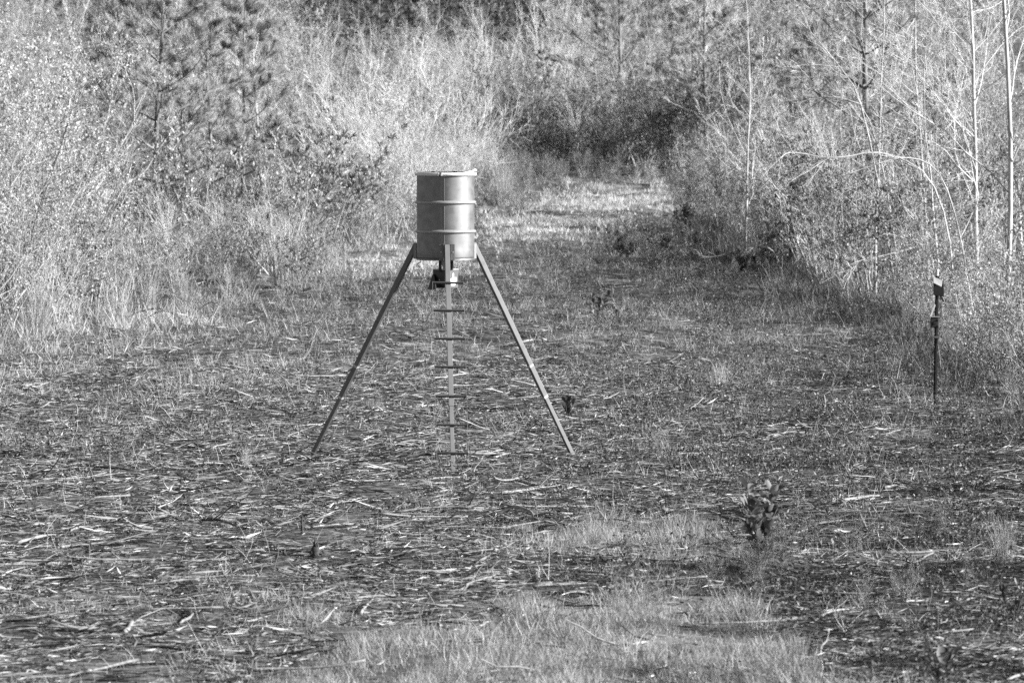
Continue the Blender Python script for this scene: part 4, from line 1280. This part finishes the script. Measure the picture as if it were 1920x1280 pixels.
# white pointing hand print on the right face
nr = Vector((math.sin(R_(45)), -math.cos(R_(45)), 0)); tr = Vector((math.cos(R_(45)), math.sin(R_(45)), 0))
hand = [(-.030, -.075), (-.012, -.082), (.012, -.078), (.030, -.062), (.036, -.035), (.036, -.002), (.028, .006), (.022, -.002), (.014, .004), (.008, -.004), (.004, .004), (.004, .040), (-.004, .047), (-.012, .040), (-.014, .002), (-.020, -.006), (-.036, -.014), (-.042, -.024), (-.036, -.034), (-.034, -.055)]
bm = bmesh.new()
f1 = [bm.verts.new(bc + nr * 0.0905 + tr * (x_ * 1.15 + 0.022) + Vector((0, 0, y_ * 1.0 + 0.012))) for x_, y_ in hand]
f0 = [bm.verts.new(v.co - nr * 0.002) for v in f1]
bm.faces.new(f1)
for i in range(len(f1)): bm.faces.new((f1[i], f0[i], f0[(i + 1) % len(f1)], f1[(i + 1) % len(f1)]))
bm_obj('hand_decal', bm, 'white', cb, label='white hand with raised finger printed on the grey box side')
bm = bmesh.new()
lp = bc + nl * 0.093 + Vector((0.008, 0, 0.03))
beam(bm, lp, lp - Vector((0, 0, 0.035)), 0.005, 0.005)
bmesh.ops.create_uvsphere(bm, u_segments=10, v_segments=6, radius=0.009, matrix=Matrix.Translation(lp - Vector((0, 0, 0.04))))
bm_obj('latch', bm, 'legbright', cb)
# hangers, flange and funnel between drum and box
for x_, l_ in ((-0.052, 0.13), (0.062, 0.11)):
    bm = bmesh.new()
    bmesh.ops.create_cone(bm, cap_ends=True, segments=14, radius1=0.015, radius2=0.017, depth=l_, matrix=Matrix.Translation((x_, -0.10, Z0 - l_ / 2 + 0.012)))
    bmesh.ops.create_cone(bm, cap_ends=True, segments=14, radius1=0.026, radius2=0.026, depth=0.012, matrix=Matrix.Translation((x_, -0.10, Z0 + 0.0)))
    bm_obj('hanger', bm, 'black', root, R_(40))
bm = bmesh.new()
box(bm, Vector((0, -0.07, Z0 - 0.003)), (0.15, 0.12, 0.008))
bm_obj('mount_plate', bm, 'black', root, None, 0.001)
bm = bmesh.new()
lathe(bm, [(0.075, Z0 + 0.02), (0.07, Z0 - 0.01), (0.03, Z0 - 0.07), (0.028, Z0 - 0.098)], 32)
bm_obj('funnel', bm, 'ring', root, R_(40))
# little spring clips hanging at the drum edge
for sx, mt_ in ((-1, 'black'), (1, 'wire')):
    b = Buf()
    t = np.linspace(0, 1, 9)
    P = np.stack([sx * (0.262 - 0.02 * np.sin(t * 7)), -0.02 + 0 * t, Z0 - 0.075 * t], -1)
    tubes(b, P[None], np.full((1, 9), 0.004), 5)
    link('hook', b.mesh('hook', M[mt_]), root)

# ------------------------------------------------------------------ post with camera
pb = G(1754.5, 756)
post = empty('steel_post', pb)
tag(post, 'dark steel post with pale tip at the right edge of the clearing', 'post')
S_ = F / pb.y
def P_(px, py, dy=0.0):      # offset from the post's foot, metres
    return Vector(((px - 1754.5) / S_, dy, (756 - py) / S_))
bm = bmesh.new()
h_ = (756 - 505) / S_
top = P_(1757.5, 517)
beam(bm, (0, 0, -0.1), top, 0.042, 0.008)
beam(bm, (0, -0.018, -0.1), top + Vector((0, -0.018, 0)), 0.010, 0.036)
bm_obj('shaft', bm, 'post', post, None, 0.0015)
bm = bmesh.new()  # light reflected at the post end, put into a white colour
beam(bm, top, P_(1757.8, 504), 0.040, 0.010)
beam(bm, top + Vector((0, -0.018, 0)), P_(1757.8, 504) + Vector((0, -0.018, 0)), 0.010, 0.034)
bm_obj('post_tip', bm, 'ring', post, None, 0.0015, 'post tip coloured white for reflected light')
bm = bmesh.new()
for k in range(22):
    p = P_(1754.5 + 3 * k / 22, 745 - k * 10)
    box(bm, p + Vector((0, -0.038, 0)), (0.014, 0.008, 0.018))
bm_obj('stud', bm, 'post', post)

so = empty('solar_box', pb + P_(1758, 540, -0.09))
tag(so, 'small black box with tilted pale panel fixed near the top of the post', 'solar box')
bm = bmesh.new()
bx = [P_(1750, 525), P_(1768, 526), P_(1769, 556), P_(1750, 552)]
c0 = P_(1758, 540)
fr = [bm.verts.new(v - c0 + Vector((0, -0.04, 0))) for v in bx]; bk = [bm.verts.new(v - c0 + Vector((0, 0.06, 0))) for v in bx]
bm.faces.new(fr); bm.faces.new(bk[::-1])
for i in range(4): bm.faces.new((fr[i], bk[i], bk[(i + 1) % 4], fr[(i + 1) % 4]))
bm_obj('case', bm, 'black', so, None, 0.003)
bm = bmesh.new()
pl = [P_(1749.5, 518), P_(1766, 525), P_(1763, 536), P_(1748.5, 529)]
dy_ = [0.03, 0.0, -0.08, -0.06]
fr = [bm.verts.new(v - c0 + Vector((0, d_ - 0.03, 0))) for v, d_ in zip(pl, dy_)]
nn = Vector((-0.1, -0.6, 0.7)).normalized() * 0.008
bk = [bm.verts.new(v.co - nn) for v in fr]
bm.faces.new(fr); bm.faces.new(bk[::-1])
for i in range(4): bm.faces.new((fr[i], bk[i], bk[(i + 1) % 4], fr[(i + 1) % 4]))
bm_obj('panel', bm, 'legbright', so, None, 0.002)
bm = bmesh.new()
beam(bm, P_(1762, 554) - c0, P_(1769, 565) - c0, 0.018, 0.012)
bm_obj('antenna', bm, 'black', so)

tc = empty('trail_camera', pb + P_(1752, 604, -0.06))
tag(tc, 'small dark trail camera strapped to the middle of the post', 'camera')
bm = bmesh.new()
box(bm, Vector((0, 0, 0)), (0.09, 0.06, 0.125))
bm_obj('case', bm, 'post', tc, None, 0.008)
bm = bmesh.new()
box(bm, Vector((0, -0.034, -0.005)), (0.035, 0.012, 0.03))
bm_obj('lens_window', bm, 'black', tc, None, 0.003)
bm = bmesh.new()
box(bm, Vector((0.01, -0.003, 0.066)), (0.105, 0.07, 0.008))
bm_obj('top_plate', bm, 'legbright', tc, None, 0.002)
bm = bmesh.new()
for z_ in (0.03, -0.04): box(bm, Vector((0.045, -0.01, z_)), (0.02, 0.06, 0.018))
bm_obj('latch', bm, 'boxgrey', tc, None, 0.003)
c0 = P_(1752, 604)
def ribbon(name, pts, w0, mat, parent):
    bm = bmesh.new()
    for (a, b_) in zip(pts[:-1], pts[1:]): beam(bm, a - c0, b_ - c0, w0, 0.004)
    return bm_obj(name, bm, mat, parent)
ribbon('strap', [P_(1753, 571, .0), P_(1748, 585, .0), P_(1744, 594, .0)], 0.018, 'ring', tc)
ribbon('strap', [P_(1764, 594, .0), P_(1767, 615, .0), P_(1771, 632, .0), P_(1777, 652, .02)], 0.010, 'legbright', tc)
cl = empty('clamp', pb + P_(1758, 635, -0.04))
tag(cl, 'small grey clamp on the post below the trail camera', 'clamp')
bm = bmesh.new()
box(bm, Vector((-0.01, 0, 0.02)), (0.07, 0.05, 0.02)); 
bm_obj('jaw', bm, 'boxgrey', cl, None, 0.004)
bm = bmesh.new()
box(bm, Vector((0.025, 0, -0.012)), (0.04, 0.04, 0.045), Matrix.Rotation(0.4, 3, 'Y'))
bm_obj('screw', bm, 'legbright', cl, None, 0.008)

# ------------------------------------------------------------------ say where each plant of the brush stands
LOOK = {'baydark': 'dark seedling bush', 'leafy': 'pale small leaved shrub', 'leafytall': 'tall small leaved sapling', 'dark': 'dark shrub', 'bare': 'leafless pale shrub', 'bareopen': 'spreading leafless bush',
        'brown': 'brown twiggy shrub', 'pine': 'blurred pine', 'darkpine': 'dark pine', 'tree': 'pale leafless tree', 'sedge': 'tall dry grass clump'}
MARKS = [(100, 'at the left edge'), (200, 'left of the forked pine'), (340, 'below the forked pine'), (450, 'around the bushy pine'), (560, 'below the blurred white tree'),
         (680, 'around the glossy bay bushes'), (780, 'just left of the drum'), (900, 'behind the drum'), (1010, 'left of the dark thicket'), (1110, 'by the dark thicket'),
         (1200, 'under the pale trunked pine'), (1300, 'behind the track bend'), (1370, 'by the thin dark pine'), (1450, 'around the slender pale tree'), (1560, 'left of the drooping pine'),
         (1700, 'below the drooping pine'), (1810, 'behind the camera post'), (9999, 'by the white trunks')]
for o, kind, s_ in FILLED:
    x_, d_ = o.location.x, o.location.y
    px = 960 + F * x_ / d_
    mark = next(t for lim, t in MARKS if px < lim)
    if d_ > 200: row = 'at the top'
    elif d_ > 168: row = 'high up'
    elif d_ > 136: row = 'on the rise'
    elif d_ > 112: row = 'far back'
    elif d_ < 50 and px > 1200 and px < 1915: row, mark = 'in the near litter', ('around the big leaved seedling' if px < 1560 else 'right of the split log')
    elif d_ > 90: row = 'in the rear brush'
    else: row = 'in the front brush'
    base = {'leafy': 1.0, 'bare': 1.0, 'dark': 1.1}.get(kind)
    size = '' if base is None else ('low ' if s_ < base * 0.7 else ('tall ' if s_ > base * 1.25 else ''))
    o['label'] = f'{size}{LOOK[kind]} {row} {mark}'
    o['group'] = f'{size}{LOOK[kind]}s {row} {mark}'.replace('bushs', 'bushes')

# look-alikes of one spot are told apart by their order from the left
from collections import defaultdict
same = defaultdict(list)
for o in C.objects:
    if o.get('group'): same[o['label']].append(o)
ORD = ['leftmost', 'second', 'third', 'fourth', 'fifth', 'sixth', 'seventh', 'eighth', 'ninth', 'tenth', 'eleventh', 'twelfth', 'thirteenth', 'fourteenth', 'fifteenth']
NUM = ['', 'one', 'two', 'three', 'four', 'five', 'six', 'seven', 'eight']
for lab, os_ in same.items():
    n = len(os_)
    if n < 2 or n > 15: continue
    os_.sort(key=lambda o: o.location.x / o.location.y)
    for i, o in enumerate(os_):
        new = ('leftmost ' if i == 0 else 'rightmost ' if i == n - 1 else ORD[i] + ' from left ') + lab
        if len(new.split()) <= 16: o['label'] = new

tot = sum(len(me.polygons) for me in bpy.data.meshes)
print('polys', tot, 'objects', len(bpy.data.objects))
